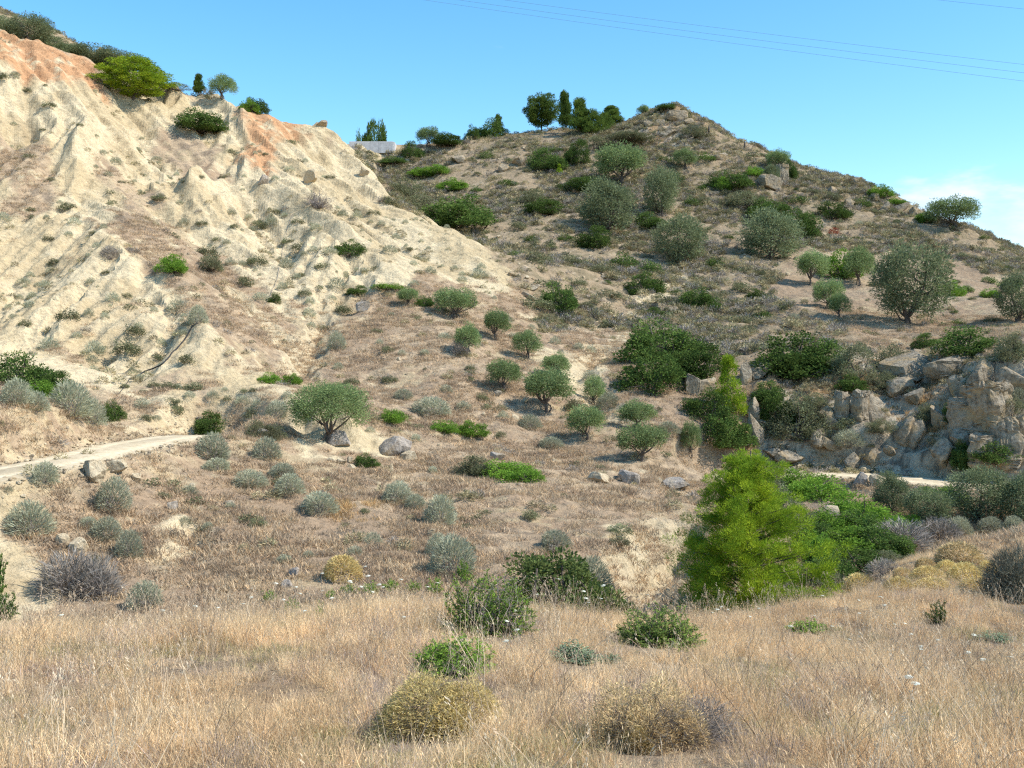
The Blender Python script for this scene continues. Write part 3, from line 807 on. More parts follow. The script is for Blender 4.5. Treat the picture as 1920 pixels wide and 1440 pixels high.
import bmesh
def rock_mesh(seed, mat, cuts=12, sub=4, rough=0.05, box=0.0, upright=False):
    g = np.random.default_rng(seed)
    bm = bmesh.new(); bmesh.ops.create_icosphere(bm, subdivisions=sub, radius=1.0)
    V = np.array([v.co[:] for v in bm.verts]); Fq = np.array([[v.index for v in f.verts] for f in bm.faces]); bm.free()
    if box: V = np.sign(V) * np.abs(V) ** (1 - box)
    for k in range(cuts):
        nn = unit(g.normal(size=3) * (np.array([1, 1, 0.22]) if upright else 1)); d = g.uniform(0.66, 0.95) if upright else g.uniform(0.45, 0.85)
        V = V - nn * np.maximum(0, V @ nn - d)[:, None] * 0.97
    s = 2.4
    h = (fbm(V[:, 0] * s + V[:, 2] * 1.7 + seed, V[:, 1] * s - V[:, 2] * 1.3, seed, 5) - 0.5) + 0.6 * (fbm(V[:, 2] * 5 + V[:, 1] + seed * 3, V[:, 0] * 5, seed + 5, 3) - 0.5)
    if upright:      # weathered in vertical slots and level ledges
        a = np.arctan2(V[:, 1], V[:, 0])
        V = V * (1 + 0.10 * (fbm(V[:, 0] * 6 + V[:, 2] * 2, V[:, 1] * 6 + V[:, 2] * 5, seed + 3, 3) - 0.5))[:, None]
        slot = np.abs(fbm(a * 2.6 + seed, V[:, 2] * 0.8 + seed, seed + 9, 3) - 0.5) * 2
        V[:, :2] *= (0.92 + 0.12 * np.minimum(slot * 4, 1))[:, None]
        V[:, :2] *= (1 + 0.06 * np.sign(np.sin(V[:, 2] * 9 + 4 * fbm(a, V[:, 2], seed, 2))))[:, None]
        V[:, 2] = np.clip(V[:, 2], -1, 0.80 + 0.3 * (fbm(V[:, 0] * 2 + seed, V[:, 1] * 2, seed + 2, 3) - 0.5))
    V = V * (1 + rough * 5 * h[:, None])
    lo, hi = V.min(0), V.max(0)
    V = (V - (lo + hi) / 2) / (hi - lo); V[:, 2] += 0.5
    return make_mesh("rock", V, Fq, mat, False)

# every kind is built a few times over, then copied
for k in range(4): template("olive", olive(10 + k, 85, 105, (0.042, 0.015), puff=0.12))
for k in range(3): template("wild_olive", olive(30 + k, 120, 95, (0.040, 0.013), M_WILD, 0.12, 0.45, True, multi=4))
for k in range(5): template("dark", dome(50 + k, M_DARK, 95, 95, (0.036, 0.024), 0.10))
for k in range(3): template("bright", dome(60 + k, M_BRIGHT, 90, 85, (0.038, 0.024), 0.10))
for k in range(4): template("dull", dome(70 + k, M_DULL, 85, 80, (0.04, 0.018), 0.11))
for k in range(4): template("sage", tuft(80 + k, M_SAGE, 2600, 0.11, 0.014, 0.35, inner=0.4, twigs=30))
for k in range(3): template("small_sage", tuft(90 + k, M_SAGE, 800, 0.15, 0.022, spread=0.3))
for k in range(3): template("small_dull", dome(95 + k, M_DULL, 40, 34, (0.075, 0.04), 0.17, stems=False, spread=0.35))
for k in range(2): template("small_dark", dome(98 + k, M_DARK, 40, 34, (0.07, 0.045), 0.17, stems=False, spread=0.35))
for k in range(3): template("cushion", tuft(110 + k, M_CUSHION, 2600, 0.09, 0.020, 0.2, inner=0.6))
for k in range(2): template("brown_cushion", tuft(115 + k, M_CUSHION2, 2600, 0.09, 0.020, 0.2, inner=0.6))
for k in range(2): template("dead", [*brush(120 + k, 110, 5)])
for k in range(2): template("grey", [tuft(125 + k, M_GREY, 1500, 0.20, 0.012, 0.35)[0], *brush(128 + k, 40, 3)])
template("red", tuft(131, M_RED, 300, 0.2, 0.05))
umb = lambda t: 0.0 if t < 0.10 else 0.5 * min(1, (t - 0.08) / 0.22) * (1 - max(0, (t - 0.42) / 0.62) ** 2.2)
rnd = lambda t: 0.0 if t < 0.22 else 0.46 * math.sqrt(max(0, 1 - ((t - 0.62) / 0.42) ** 2))
cone = lambda t: 0.0 if t < 0.08 else 0.46 * (1 - t) ** 0.75 + 0.05
thin = lambda t: 0.0 if t < 0.22 else 0.42 * (1.04 - t) ** 0.55 * (0.75 + 0.25 * math.sin(t * 22))
template("round_pine", conifer(140, M_PINED, rnd, 120, 120, (0.06, 0.018), 0.115))
template("umbrella_pine", conifer(141, M_PINE, umb, 190, 130, (0.04, 0.012), 0.095, flatten=0.42))
for k in range(2): template("slender_pine", conifer(142 + k, M_PINED, thin, 130, 110, (0.055, 0.018), 0.115))
template("ridge_pine", conifer(146, M_PINED, cone, 130, 100, (0.05, 0.017), 0.11))
template("young_pine", conifer(145, M_PINE, cone, 110, 90, (0.05, 0.016), 0.10))
for k in range(7): template("rock", [("rock", rock_mesh(200 + k, M_ROCK, 8, 4, 0.035, 0.55))])
for k in range(4): template("crag", [("rock", rock_mesh(250 + k, M_ROCK, 6, 5, 0.035, 0.6, True))])
for k in range(4): template("clay_rock", [("rock", rock_mesh(220 + k, M_CLAYROCK, 12, 3, 0.05, 0.3))])
for k in range(4): template("grey_rock", [("rock", rock_mesh(230 + k, M_GREYROCK, 12, 3, 0.05, 0.2))])
# ------------------------------------------------------------------ things that stand on the hillside
KIND = {  # template: (object name, category, group, how far its foot sits above its lower edge)
    "olive": ("olive_tree", "tree", "olive trees on the slopes", 0.02), "wild_olive": ("wild_olive_tree", "tree", "bushy wild olives", 0.06),
    "dark": ("evergreen_shrub", "shrub", "dark evergreen shrubs", 0.12), "bright": ("leafy_shrub", "shrub", "bright green shrubs", 0.12),
    "dull": ("grey_green_shrub", "shrub", "dull green shrubs", 0.12), "sage": ("sage_bush", "shrub", "pale sage bushes", 0.12),
    "small_sage": ("sage_tuft", "shrub", "small sage tufts", 0.1), "small_dull": ("scrub_tuft", "shrub", "small scrub tufts", 0.1), "small_dark": ("green_tuft", "shrub", "small green tufts", 0.1),
    "cushion": ("cushion_bush", "shrub", "yellow cushion bushes", 0.15), "brown_cushion": ("brown_cushion_bush", "shrub", "brown cushion bushes", 0.15),
    "dead": ("dead_bush", "shrub", "dead bushes", 0.1), "grey": ("grey_twiggy_bush", "shrub", "grey twiggy bushes", 0.12), "red": ("red_shrub", "shrub", None, 0.1),
    "round_pine": ("pine_tree", "tree", "pine trees", 0.02), "umbrella_pine": ("pine_tree", "tree", "pine trees", 0.06), "slender_pine": ("pine_tree", "tree", "pine trees", 0.02), "ridge_pine": ("pine_tree", "tree", "pine trees", 0.03), "young_pine": ("pine_tree", "tree", "pine trees", 0.03),
    "rock": ("boulder", "rock", "limestone boulders", 0.2), "clay_rock": ("clay_boulder", "rock", "pale clay boulders", 0.2), "grey_rock": ("grey_boulder", "rock", "grey boulders", 0.2), "crag": ("crag", "rock", "crags of the cliff", 0.1),
}
DEPTH_OF = {"crag": 1.0, "rock": 0.9, "clay_rock": 0.8, "grey_rock": 0.8}
used_count = {}
LANDMARKS = []
ALL_PLACED = []
NEAR_FEET = []

def place(kind, px, py, w, h, label, D=None, sink=0.04, rot=None, pick=None, group="auto", tilt=None):
    name, cat, grp, lift = KIND[kind]
    p = stand(px, py - lift * h, D)
    s = p[1] / F
    variants = TEMPLATES[kind]
    i = used_count.get(kind, 0); used_count[kind] = i + 1
    pieces = variants[(i if pick is None else pick) % len(variants)]
    W_, H_ = w * s, h * s
    if kind in ("dark", "bright", "dull", "sage", "grey", "wild_olive", "olive", "round_pine", "slender_pine", "ridge_pine", "near_dark"): W_, H_ = W_ * 1.16, H_ * (1.14 if kind != "olive" else 1.06)
    if "cushion" in kind: W_, H_ = W_ * 1.1, H_ * 1.3
    if D is not None: H_ = max(H_ * 0.6, float(point(px, py - h, D)[2]) - p[2])
    loc = (p[0], p[1], p[2] - sink * H_)
    rz = R.uniform(0, 2 * math.pi) if rot is None else rot
    if kind in ("rock", "crag", "clay_rock", "grey_rock"):
        rz = R.uniform(-0.5, 0.5) + R.choice((0, math.pi)) if rot is None else rot
        o = link(name, pieces[0][1], None, (p[0], p[1], p[2] - 0.42 * H_), tilt or (R.uniform(-.15, .15), R.uniform(-.15, .15), rz), (W_, W_ * DEPTH_OF[kind], H_ * 1.42))
    elif len(pieces) == 1:
        o = link(name, pieces[0][1], None, loc, (0, 0, rz), (W_, W_, H_))
    else:
        o = link(name, None, None, loc, (R.uniform(-.05, .05), R.uniform(-.05, .05), rz), (W_ * R.uniform(0.88, 1.2), W_ * R.uniform(0.82, 1.1), H_ * R.uniform(0.92, 1.06)))
        for part, me in pieces: link(part, me, o)
    NEAR_FEET.append((p[0], p[1], W_ / 2)) if p[1] < 55 else None
    tag(o, label, cat, grp if group == "auto" else group)
    ALL_PLACED.append((px, py, w))
    return o

def table(text):
    for line in text.strip().splitlines():
        line = line.strip()
        if not line or line.startswith("#"): continue
        q = [c.strip() for c in line.split("|")]
        kind, (px, py, w, h), label = q[0], map(float, q[1].split()[:4]), q[2]
        D = float(q[1].split()[4]) if len(q[1].split()) > 4 else None
        place(kind, px, py, w, h, label, D)

table("""
olive | 880 668 46 56 | small olive tree with dark shadow beside a grey bush on the grass slope
olive | 926 640 50 62 | tall rounded olive highest of the little trees in the grass slope
olive | 990 674 50 56 | round olive tree directly right of the shaded one in the grass slope
olive | 944 735 62 64 | spreading olive tree beside pale stones in the grass slope
olive | 1043 712 54 48 | olive tree half hidden behind the broad olive in mid slope
olive | 1022 776 86 84 | broad dense olive tree casting a dark shadow in mid slope
olive | 1112 762 40 56 | narrow upright olive between the broad olive and the clay knoll
olive | 1098 828 80 66 | wide flat-topped olive with shadow to its left above the ledge
olive | 1193 806 72 54 | wide olive tree behind another olive near the path bend
olive | 1205 868 86 80 | large loose olive standing on the edge of the grass ledge
olive | 1296 862 44 64 | slim olive tree with bent trunk behind the bright pine
olive | 853 600 66 58 | bushy double olive at the top of the grass slope
olive | 766 574 42 32 | little low olive beside green ground shrubs at the gully head
olive | 1518 537 66 64 | rounded olive with shadow, first of the three around the bright shrub
olive | 1610 537 58 66 | upright olive with dark stem right of the bright shrub
olive | 1552 581 62 62 | leaning olive with forked trunk on the bare terrace
olive | 1575 598 42 48 | smallest olive with pale thin trunk on the bare terrace
olive | 1168 350 92 82 | big silvery olive in front of the rocky summit
wild_olive | 1140 442 104 100 | large loose wild olive over dark undergrowth on the hill
wild_olive | 1240 410 76 86 | dense silvery wild olive in the middle of the hill
wild_olive | 1275 497 88 78 | broad brownish olive bush above the footpath
wild_olive | 1445 492 108 92 | spreading wild olive with shadow beneath on the hill shoulder
olive | 1285 318 36 38 | small dark olive tree standing alone below the summit
wild_olive | 1702 614 138 132 | huge grey-green wild olive dominating the bare terrace
wild_olive | 1908 608 72 84 | grey wild olive at the edge of the terrace above the cliff
olive | 1785 430 92 58 | dark leaning tree alone on the hill skyline below clouds
olive | 1205 214 28 20 | wind-bent little tree on the ridge just before the summit
olive | 1458 322 42 40 | dark round-headed tree standing on the big rock
wild_olive | 1446 345 34 30 | dark bush crowded against the big rock under the round-headed tree
wild_olive | 55 88 84 64 143 | big dusky olive on the upper left skyline | 
wild_olive | 2 75 60 46 142 | dusky olive at the very corner of the upper slope
wild_olive | 120 118 70 40 147 | low dusky olive behind the red clay edge
wild_olive | 172 140 90 60 149 | broad dusky olive above the middle of the clay rim
wild_olive | 88 104 60 44 146 | dusky olive left of the low one behind the red clay edge
wild_olive | 150 130 60 44 148 | dusky olive between the low one and the broad one on the rim
wild_olive | 225 160 80 50 150 | dusky olive just behind the round bright pine
wild_olive | 282 170 60 50 151 | dark olive showing right of the round bright pine
olive | 416 184 56 46 | dark skyline olive with a short thick trunk
umbrella_pine | 250 192 112 84 | bright yellow-green pine with layered rounded crown on the clay rim
slender_pine | 373 176 26 34 | tiny pine next to the skyline olive
dark | 478 212 56 38 | dark shrub on the crest of the red clay buttress
bright | 470 214 40 30 | yellow-green shrub on the crest of the red clay buttress
dull | 330 172 46 14 | low grey scrub on the skyline right of the round bright pine
round_pine | 1016 246 52 62 | round-crowned pine with open trunk on the ridge
slender_pine | 1062 252 30 70 | tallest slender pine of the ridge clump
slender_pine | 1086 254 44 56 | ragged pine between the slender one and the bushy ones
ridge_pine | 1112 252 40 42 | bushy full pine in the ridge clump
slender_pine | 1148 238 50 34 | wide low pine at the summit end of the ridge clump
ridge_pine | 1132 244 34 30 | small bushy pine tucked in the ridge clump
ridge_pine | 668 274 24 30 216 | small pine behind the end of the concrete wall | 
round_pine | 703 272 46 34 218 | wide pine behind the middle of the concrete wall
olive | 803 276 42 38 | feathery grey tree at the start of the ridge hedge
dark | 842 276 62 28 | long dark shrub in the ridge hedge
dark | 884 262 30 30 | dark rounded bush in the ridge hedge
dark | 922 260 56 44 | largest dark bush of the ridge hedge with a spiky top
slender_pine | 934 250 22 36 | thin pine tip rising out of the largest ridge bush
dark | 773 300 38 32 | dark round bush right of the concrete wall
dark | 742 308 42 16 | flat green shrub below the end of the concrete wall
""".replace("| \n", "\n"))
table("""
dark | 370 250 92 46 | big green thicket in a hollow of the pale clay face
bright | 790 334 50 22 | light green mat on the shoulder above the gully
bright | 822 328 44 24 | light green mound beside the mat above the gully
bright | 846 360 64 28 | bright green mound at the head of the gully
dull | 765 374 66 42 | dull dark shrub at the rim of the gully
dull | 790 398 60 34 | grey-green shrub running down the gully rim
dark | 870 432 142 70 | largest dark thicket filling the upper gully
dark | 1022 322 68 46 | dark shrub left of the light one on the middle hill
dark | 1085 312 52 50 | rounded dark shrub high on the middle hill
young_pine | 1049 330 14 20 | tiny yellowish pine seedling on the middle hill
dull | 1180 270 90 26 | low grey-green scrub belt beneath the summit rocks
dull | 1120 282 60 26 | low scrub below the ridge pines
dull | 1300 262 54 28 | grey-green shrub just under the summit cliff
dark | 1250 202 38 14 | flat green shrub capping the summit
dark | 1030 405 86 38 | green shrub patch on the open flank of the hill
dull | 1000 388 60 34 | dull shrub beside the green patch on the open flank
dark | 1100 362 80 34 | dark shade-green shrub under the big silvery olive
dark | 1215 432 64 38 | dark shrub in front of the dense silvery wild olive
dark | 1116 470 66 46 | dark undergrowth beneath the large loose wild olive
dark | 1372 356 70 38 | green shrub left of the big rock
bright | 1350 360 34 30 | yellow-green shrub among darker ones left of the big rock
bright | 1415 332 38 24 | fresh green shrub above the big rock
dull | 1390 392 94 40 | wide dull shrub below the big rock
dark | 1440 418 90 44 | dark green shrub behind the spreading wild olive
dark | 1500 448 78 56 | deep green shrub right of the spreading wild olive
dark | 1560 412 56 36 | rounded green shrub among pale rocks near the skyline
bright | 1652 374 56 30 | green shrub hugging the skyline above the rocks
bright | 1678 386 40 14 | low green fringe on the skyline
bright | 1733 422 34 28 | small green shrub left of the leaning skyline tree
red | 1563 442 26 16 | rusty red withered shrub near the skyline rocks
dark | 1480 340 28 36 | dark shrub right of the round-headed tree
bright | 1570 526 84 62 | bright green shrub between two olives on the terrace
bright | 1778 560 44 40 | bright shrub peeping out behind the huge wild olive
bright | 1895 546 44 30 | green mound on the grass slope beyond the terrace
bright | 1858 560 46 22 | low green mat on the grass slope beyond the terrace
dark | 1050 588 72 62 | round dark shrub alone in the valley head
dark | 1205 555 72 46 | dark shrub beside the footpath on the hill
dark | 1312 584 68 44 | bright-topped dark shrub below the footpath
dark | 1418 564 38 22 | small dark shrub on the stony slope
dark | 1230 600 42 24 | dark shrub next to the pile of pale stones
dark | 1240 680 150 86 | rear part of the great thicket beside the path
dark | 1318 716 116 78 | flat-topped right part of the great thicket
dark | 1225 744 112 92 | front part of the great thicket beside the path
dark | 1490 716 140 92 | big green shrub overhanging the left end of the cliff
dark | 1540 706 80 70 | green shrub joined to the big overhanging one
dull | 1600 716 82 72 | grey-green shrub on the cliff edge
dull | 1670 694 60 50 | dull shrub right above the cliff face
dark | 1458 800 76 70 | dark trailing shrub on the cliff foot
dull | 1490 826 100 84 | grey trailing shrub hanging down the cliff
dark | 1330 800 96 70 | dark shrub under the sunlit young pine
young_pine | 1368 780 68 104 | sunlit yellow-green young pine in the dark thicket
dark | 1356 850 100 70 | dark shrub at the foot of the sunlit young pine
dark | 1815 672 120 60 | large dark shrub on top of the cliff
dark | 1738 658 50 34 | small dark shrub on top of the cliff
dull | 1890 684 76 66 | shaded shrub at the corner of the cliff top
dark | 1865 890 84 52 | dark shrub at the foot of the cliff beside the track
dark | 1806 882 50 56 | narrow dark shrub against the tall crag
bright | 318 514 66 40 | bright green leaning shrub on the grassy spur
dull | 395 512 48 34 | dull green shrub below the spur gully
dark | 658 484 48 32 | dark green shrub on the clay spur
dark | 515 572 28 24 | small green shrub at the end of the thin hose
dark | 672 556 42 20 | low green shrub above the gully head
bright | 728 544 56 15 | flat bright mat at the gully head
dark | 798 576 30 22 | small round shrub by the bushy double olive
bright | 508 722 42 26 | yellow-green shrub in the dry gully
bright | 545 722 36 24 | fresh shrub in the dry gully
bright | 735 793 48 30 | vivid green mat on the brown slope
bright | 832 812 64 28 | light green half of the long low shrub
bright | 888 822 64 34 | darker half of the long low shrub
dark | 400 816 70 46 | dark green shrub at the corner of the track
dull | 482 822 46 38 | dull shrub on the pale bank
dull | 518 828 40 34 | shrub beside the pinkish stone on the pale bank
dull | 890 892 80 46 | brownish green shrub at the upper end of the ledge thicket
bright | 945 902 90 44 | green middle of the ledge thicket
bright | 990 908 70 38 | lower green end of the ledge thicket
dark | 685 878 46 26 | small green shrub above the low stone wall
dark | 40 735 100 76 | broad dark green shrub on the bank over the track
bright | 85 756 70 50 | lighter green shrub on the bank over the track
dark | 110 742 60 44 | rounded dark shrub behind the sage bushes on the bank
dark | 212 794 38 48 | dark shrub at the end of the bank
bright | 1535 945 130 62 | bright green shrub carpet below the track
bright | 1590 985 130 60 | lower bright green shrub carpet in the ravine
dull | 1452 935 76 64 | dull brown-green shrub right of the bright pine top
wild_olive | 1672 968 82 74 | grey-green willow-like tree in the ravine
wild_olive | 1740 988 90 66 | second grey-green tree in the ravine beside the vivid bush
bright | 1762 950 80 46 | vivid emerald bush below the track
wild_olive | 1838 982 120 88 | wide dusky tree in the ravine
wild_olive | 1915 986 90 92 | dusky tree at the edge of the ravine
bright | 1575 1030 130 50 | deep green shrub on the ravine floor
dark | 1640 1042 110 56 | olive-brown rounded shrub behind the cushions
bright | 1530 1062 90 70 | leafy shrub beside the bright pine
dark | 1560 1100 100 60 | dark shrub right of the bright pine's foot
dull | 1660 1066 80 36 | low green shrub behind the cushions
bright | 1505 930 100 56 | green shrub directly behind the tip of the tall bright pine
dull | 1470 1000 90 90 | dull green shrub joined to the right flank of the tall bright pine
bright | 1560 1005 120 56 | bright shrub in the middle of the ravine green
dark | 1610 1010 100 56 | dark shrub right of the bright one in mid ravine
bright | 1650 1000 90 50 | light leafy shrub under the grey-green willow-like tree
bright | 1700 1004 70 40 | fresh green shrub between the grey-green trees and the leafless bushes
dark | 1540 1040 110 60 | deep green shrub low in the ravine beside the tall bright pine
dark | 1600 1078 120 56 | dark shrub above the two bright yellow cushions
dull | 1520 1108 100 60 | dusky shrub low at the tall bright pine's right foot
grey | 1690 1032 100 54 | mauve-grey leafless bush in front of the ravine
grey | 1760 1022 80 50 | brownish leafless bush in front of the ravine
grey | 1478 1122 40 34 | small mauve bush near the bright pine's foot
grey | 1655 1080 56 32 | pale leafless bush among the cushions
sage | 1800 1010 46 42 | pale blue-grey bush at the field's far edge
sage | 1856 1002 50 32 | grey bush at the field's far edge near the trees
sage | 1900 1000 40 36 | sage bush at the end of the field's far edge
dead | 597 394 54 40 | dark tangled dead bush on the clay bench
""")
table("""
clay_rock | 640 872 22 9 | flat stone at the start of the low stone wall
clay_rock | 622 868 24 7 | thin flat stone lying apart before the low stone wall
clay_rock | 655 870 14 12 | upper stone of the low stone wall
clay_rock | 660 880 16 8 | lower stone of the low stone wall
clay_rock | 735 888 10 16 | upright stone by the grass edge past the low stone wall
grey_rock | 552 1082 20 14 | grey stone in the brown grass left of the yellowish cushion
grey_rock | 538 1104 22 14 | low grey stone below the other one in the brown grass
grey_rock | 326 962 20 18 | dark stone standing in the bare scar
""")
table("""
sage | 30 768 62 56 | grey sage bush lowest on the left bank
sage | 68 776 48 44 | brown-grey bush between two sage bushes on the bank
sage | 135 790 80 76 | large pale sage bush hanging down the bank
sage | 172 806 56 60 | pale sage bush trailing to the track edge
sage | 85 914 50 50 | sage bush just below the track
sage | 55 1008 84 72 | large green-grey sage bush on the bare clay slope
sage | 212 962 74 66 | upright sage bush below the boulder
sage | 200 1016 62 46 | middle sage bush of the three in a row
sage | 242 1050 60 62 | lowest sage bush of the three in a row
sage | 165 990 36 20 | little pale sage bush left of the row of three
grey | 130 1122 120 86 | big purplish leafless bush at the field's edge
grey | 185 1130 90 84 | darker leafless bush with broken branches
dead | 170 1112 80 60 | dead branches lying over the leafless bush
sage | 272 1142 74 54 | thin sage bush at the field's edge
sage | 398 866 74 54 | pale blue-grey bush under the track corner
sage | 408 884 60 26 | low pale bush below the blue-grey one
sage | 500 868 52 44 | pale sage bush left of the solitary olive
sage | 470 918 70 34 | sage bush at the start of the diagonal row
sage | 530 900 46 30 | sage bush behind the diagonal row
sage | 545 932 64 42 | middle sage bush of the diagonal row
sage | 598 966 72 44 | sage bush at the lower end of the diagonal row
sage | 745 946 66 42 | spiky sage bush on the grassy slope
sage | 778 956 40 30 | small sage bush beside the spiky one
sage | 825 992 72 62 | rounded pale sage bush in the orange grass
sage | 993 808 48 32 | domed pale sage bush among the olives
sage | 1032 842 44 22 | flat pale sage bush on the ledge
sage | 1142 768 42 34 | straw-coloured sage bush by the narrow olive
sage | 1252 824 46 26 | pale bush below the path bend
sage | 372 612 42 42 | round sage bush where the thick hose begins
sage | 520 788 52 34 | grey bush on the pale bank
sage | 808 782 84 36 | straggling grey bush in the brown slope
sage | 757 752 40 22 | grey bush above the straggling one
sage | 632 660 36 40 | bluish bush beside the eroded clay stump
sage | 850 1084 100 78 | large pale grey bush in front of the gully
sage | 822 1050 52 50 | grey bush behind the large pale one
sage | 1040 1030 60 34 | pale bush behind the dark gully bush
sage | 1110 1112 70 66 | pale bush right of the dark gully bush
grey | 860 670 36 34 | small mauve bush left of the small olive
grey | 205 490 34 26 | dark twiggy bush on the clay spur crest
cushion | 642 1092 80 44 | yellowish cushion bush across the gully
cushion | 1612 1114 70 34 | bright yellow cushion bush nearest the ravine
cushion | 1686 1118 66 32 | bright yellow cushion second in the front row
brown_cushion | 1798 1066 100 42 | large brown-topped cushion bush at the back
brown_cushion | 1735 1078 50 28 | brown cushion bush behind the front row
cushion | 1775 1082 48 28 | yellow cushion bush below the large brown-topped one
cushion | 1740 1096 70 30 | flattish yellow cushion bush in the middle of the group
cushion | 1810 1104 72 44 | tall rounded cushion bush in the middle of the group
cushion | 1852 1090 46 34 | yellow cushion bush beside the grey thicket
brown_cushion | 1690 1090 44 22 | small brown cushion bush by the pale leafless one
cushion | 1750 1114 80 26 | long low yellow cushion bush in the front row
cushion | 1830 1118 66 28 | straw-coloured cushion bush in the front row
brown_cushion | 1428 1160 56 30 | brown mound at the foot of the bright pine
brown_cushion | 1455 1138 26 16 | small brown mound behind the bigger one at the pine
""")
table("""
grey_rock | 738 860 62 36 | big rounded grey boulder right of the solitary olive
clay_rock | 765 866 36 18 | pale slab leaning on the big grey boulder
clay_rock | 175 908 54 36 | large undercut pale boulder below the track
clay_rock | 218 892 46 22 | tilted pinkish slab beside the undercut boulder
clay_rock | 258 910 24 16 | pale block below the tilted slab
clay_rock | 147 1040 40 24 | broken pale slab above the leafless bush
clay_rock | 118 1030 28 22 | rounded pale block above the leafless bush
grey_rock | 495 828 22 20 | pinkish stone on the pale bank
grey_rock | 632 838 46 26 | dark boulder in the solitary olive's shade
grey_rock | 682 584 30 16 | flat white stone above the dry gully
grey_rock | 495 348 20 16 | grey block lodged in the clay face
clay_rock | 582 345 26 22 | brown block beside scrub on the clay face
clay_rock | 682 332 20 16 | pale block on the crest of the clay spur
grey_rock | 1180 912 40 26 | dark grey boulder on the ledge
clay_rock | 1122 908 44 20 | pale rounded boulder on the ledge
grey_rock | 1268 918 50 18 | flat grey boulder on the ledge behind the pine
grey_rock | 932 866 30 14 | white boulder on top of the ledge thicket
grey_rock | 1612 918 26 26 | grey boulder under the track edge
clay_rock | 1640 912 22 18 | pale stone beside the grey one under the track edge
clay_rock | 1540 985 56 34 | long white rock face in the ravine slope
rock | 1440 356 46.5 21 | big dark-faced rock ledge under the round-headed tree
crag | 1468 344 22 34 | pale upright rock right of the dark-faced ledge
rock | 1775 482 18 9.8 | lone boulder on the open grass slope
rock | 1600 884 36 30 | angular boulder standing beside the track
rock | 1632 872 28 26 | yellowish boulder behind the one beside the track
rock | 1668 856 34 20 | cracked block above the track
rock | 1555 856 36 20 | brown slab above the track
rock | 1270 226 42 16.8 | summit rock of the hill
rock | 1238 236 21 9.1 | rock on the left of the summit block
rock | 1304 246 19.5 10.5 | rock on the right of the summit block
rock | 1292 236 25.5 12.6 | pale round rock at the summit cliff
rock | 1215 240 19.5 11.2 | low block on the ridge beside the summit
rock | 1252 256 25.5 11.2 | fallen block beneath the summit
""")
table("""
rock | 1706 702 104 34 | long overhanging rock shelf under the dark cliff-top shrub
rock | 1778 706 92 34 | second overhanging rock shelf beside the tall crag
rock | 1690 744 52 28 | large whitish boulder resting on the cliff slope
rock | 1717 760 34 26 | yellow-stained boulder behind the whitish one
crag | 1572 788 34 44 | tall split rock pillar in the cliff
crag | 1610 784 44 46 | blocky ochre rock pillar in the cliff
rock | 1642 798 34 32 | narrow rock pillar right of the ochre one
rock | 1545 800 32 30 | pale rock pillar beside the hanging shrub
rock | 1535 836 54 32 | grey broken rock under the pillars
rock | 1560 812 30 24 | jutting block under the tall pillar
rock | 1700 834 56 50 | large pale pyramid boulder low on the cliff
rock | 1722 838 36 44 | slab leaning on the pyramid boulder
rock | 1755 806 30 34 | cracked boulder in the orange grass
rock | 1770 872 52 36 | broken rock at the cliff foot
rock | 1800 850 38 30 | square rock at the cliff foot
rock | 1765 892 28 20 | low rock at the edge of the track
crag | 1812 806 66 56 | tall grey crag face in the cliff
crag | 1862 796 84 76 | highest crag of the cliff
crag | 1886 862 74 74 | lower grey buttress of the crag
crag | 1842 868 60 50 | front block of the crag
rock | 1900 738 76 40 | pale rounded rock on top of the crag
rock | 1842 730 56 44 | cracked rock at the crag's shoulder
rock | 1914 846 54 60 | shadowed buttress at the far end of the crag
rock | 1800 754 36 36 | dark recess rock left of the crag
rock | 1398 728 24 40 | grey rock fin behind the sunlit young pine
rock | 1415 796 26 40 | leaning grey slab right of the sunlit young pine
rock | 1412 838 34 50 | pale broken slab above the track
rock | 1425 710 44 24 | shaded grey rock beneath the overhanging shrub
rock | 1320 742 46 30 | white rock under the flat-topped thicket
rock | 1296 744 34 34 | shaded white rock under the great thicket
rock | 1245 588 45 15.4 | pile of pale stones by the footpath
rock | 1480 868 60 18 | ochre rubble bank above the track
rock | 1450 866 40 16 | ochre rubble beside the pine top
rock | 1000 545 30 9.8 | flat pale ledge rock in the valley head
rock | 990 560 25.5 9.8 | broken ledge rock in the valley head
rock | 965 520 25.5 8.4 | pale ledge at the upper valley head
rock | 1085 494 13.5 9.8 | single pale rock above the valley head
rock | 975 312 27 14 | pale slab on the open flank of the hill
rock | 945 322 22.5 12.6 | rough pale outcrop left of the slab
rock | 860 305 33 12.6 | white outcrop above the bright green mound
rock | 1690 398 25.5 16.8 | white outcrop near the skyline shrub
rock | 1660 400 18 18.2 | pale pillar rock near the skyline
rock | 1712 408 21 16.8 | dark-mouthed rock near the skyline
rock | 1640 378 16.5 12.6 | small white rock beside the green skyline shrub
rock | 1600 350 30 12.6 | pale rock band under the skyline
rock | 1560 362 19.5 9.8 | pale stone on the hill shoulder
rock | 1590 388 22.5 14 | rough rock right of the rounded shrub
rock | 1540 432 18 12.6 | pale rock by the red withered shrub
rock | 1440 432 12 7 | white stone below the wide dull shrub
rock | 1350 300 30 11.2 | pale broken rock band on the hill shoulder
rock | 605 240 19.5 9.8 | rock knob on the skyline behind the clay buttress
""")

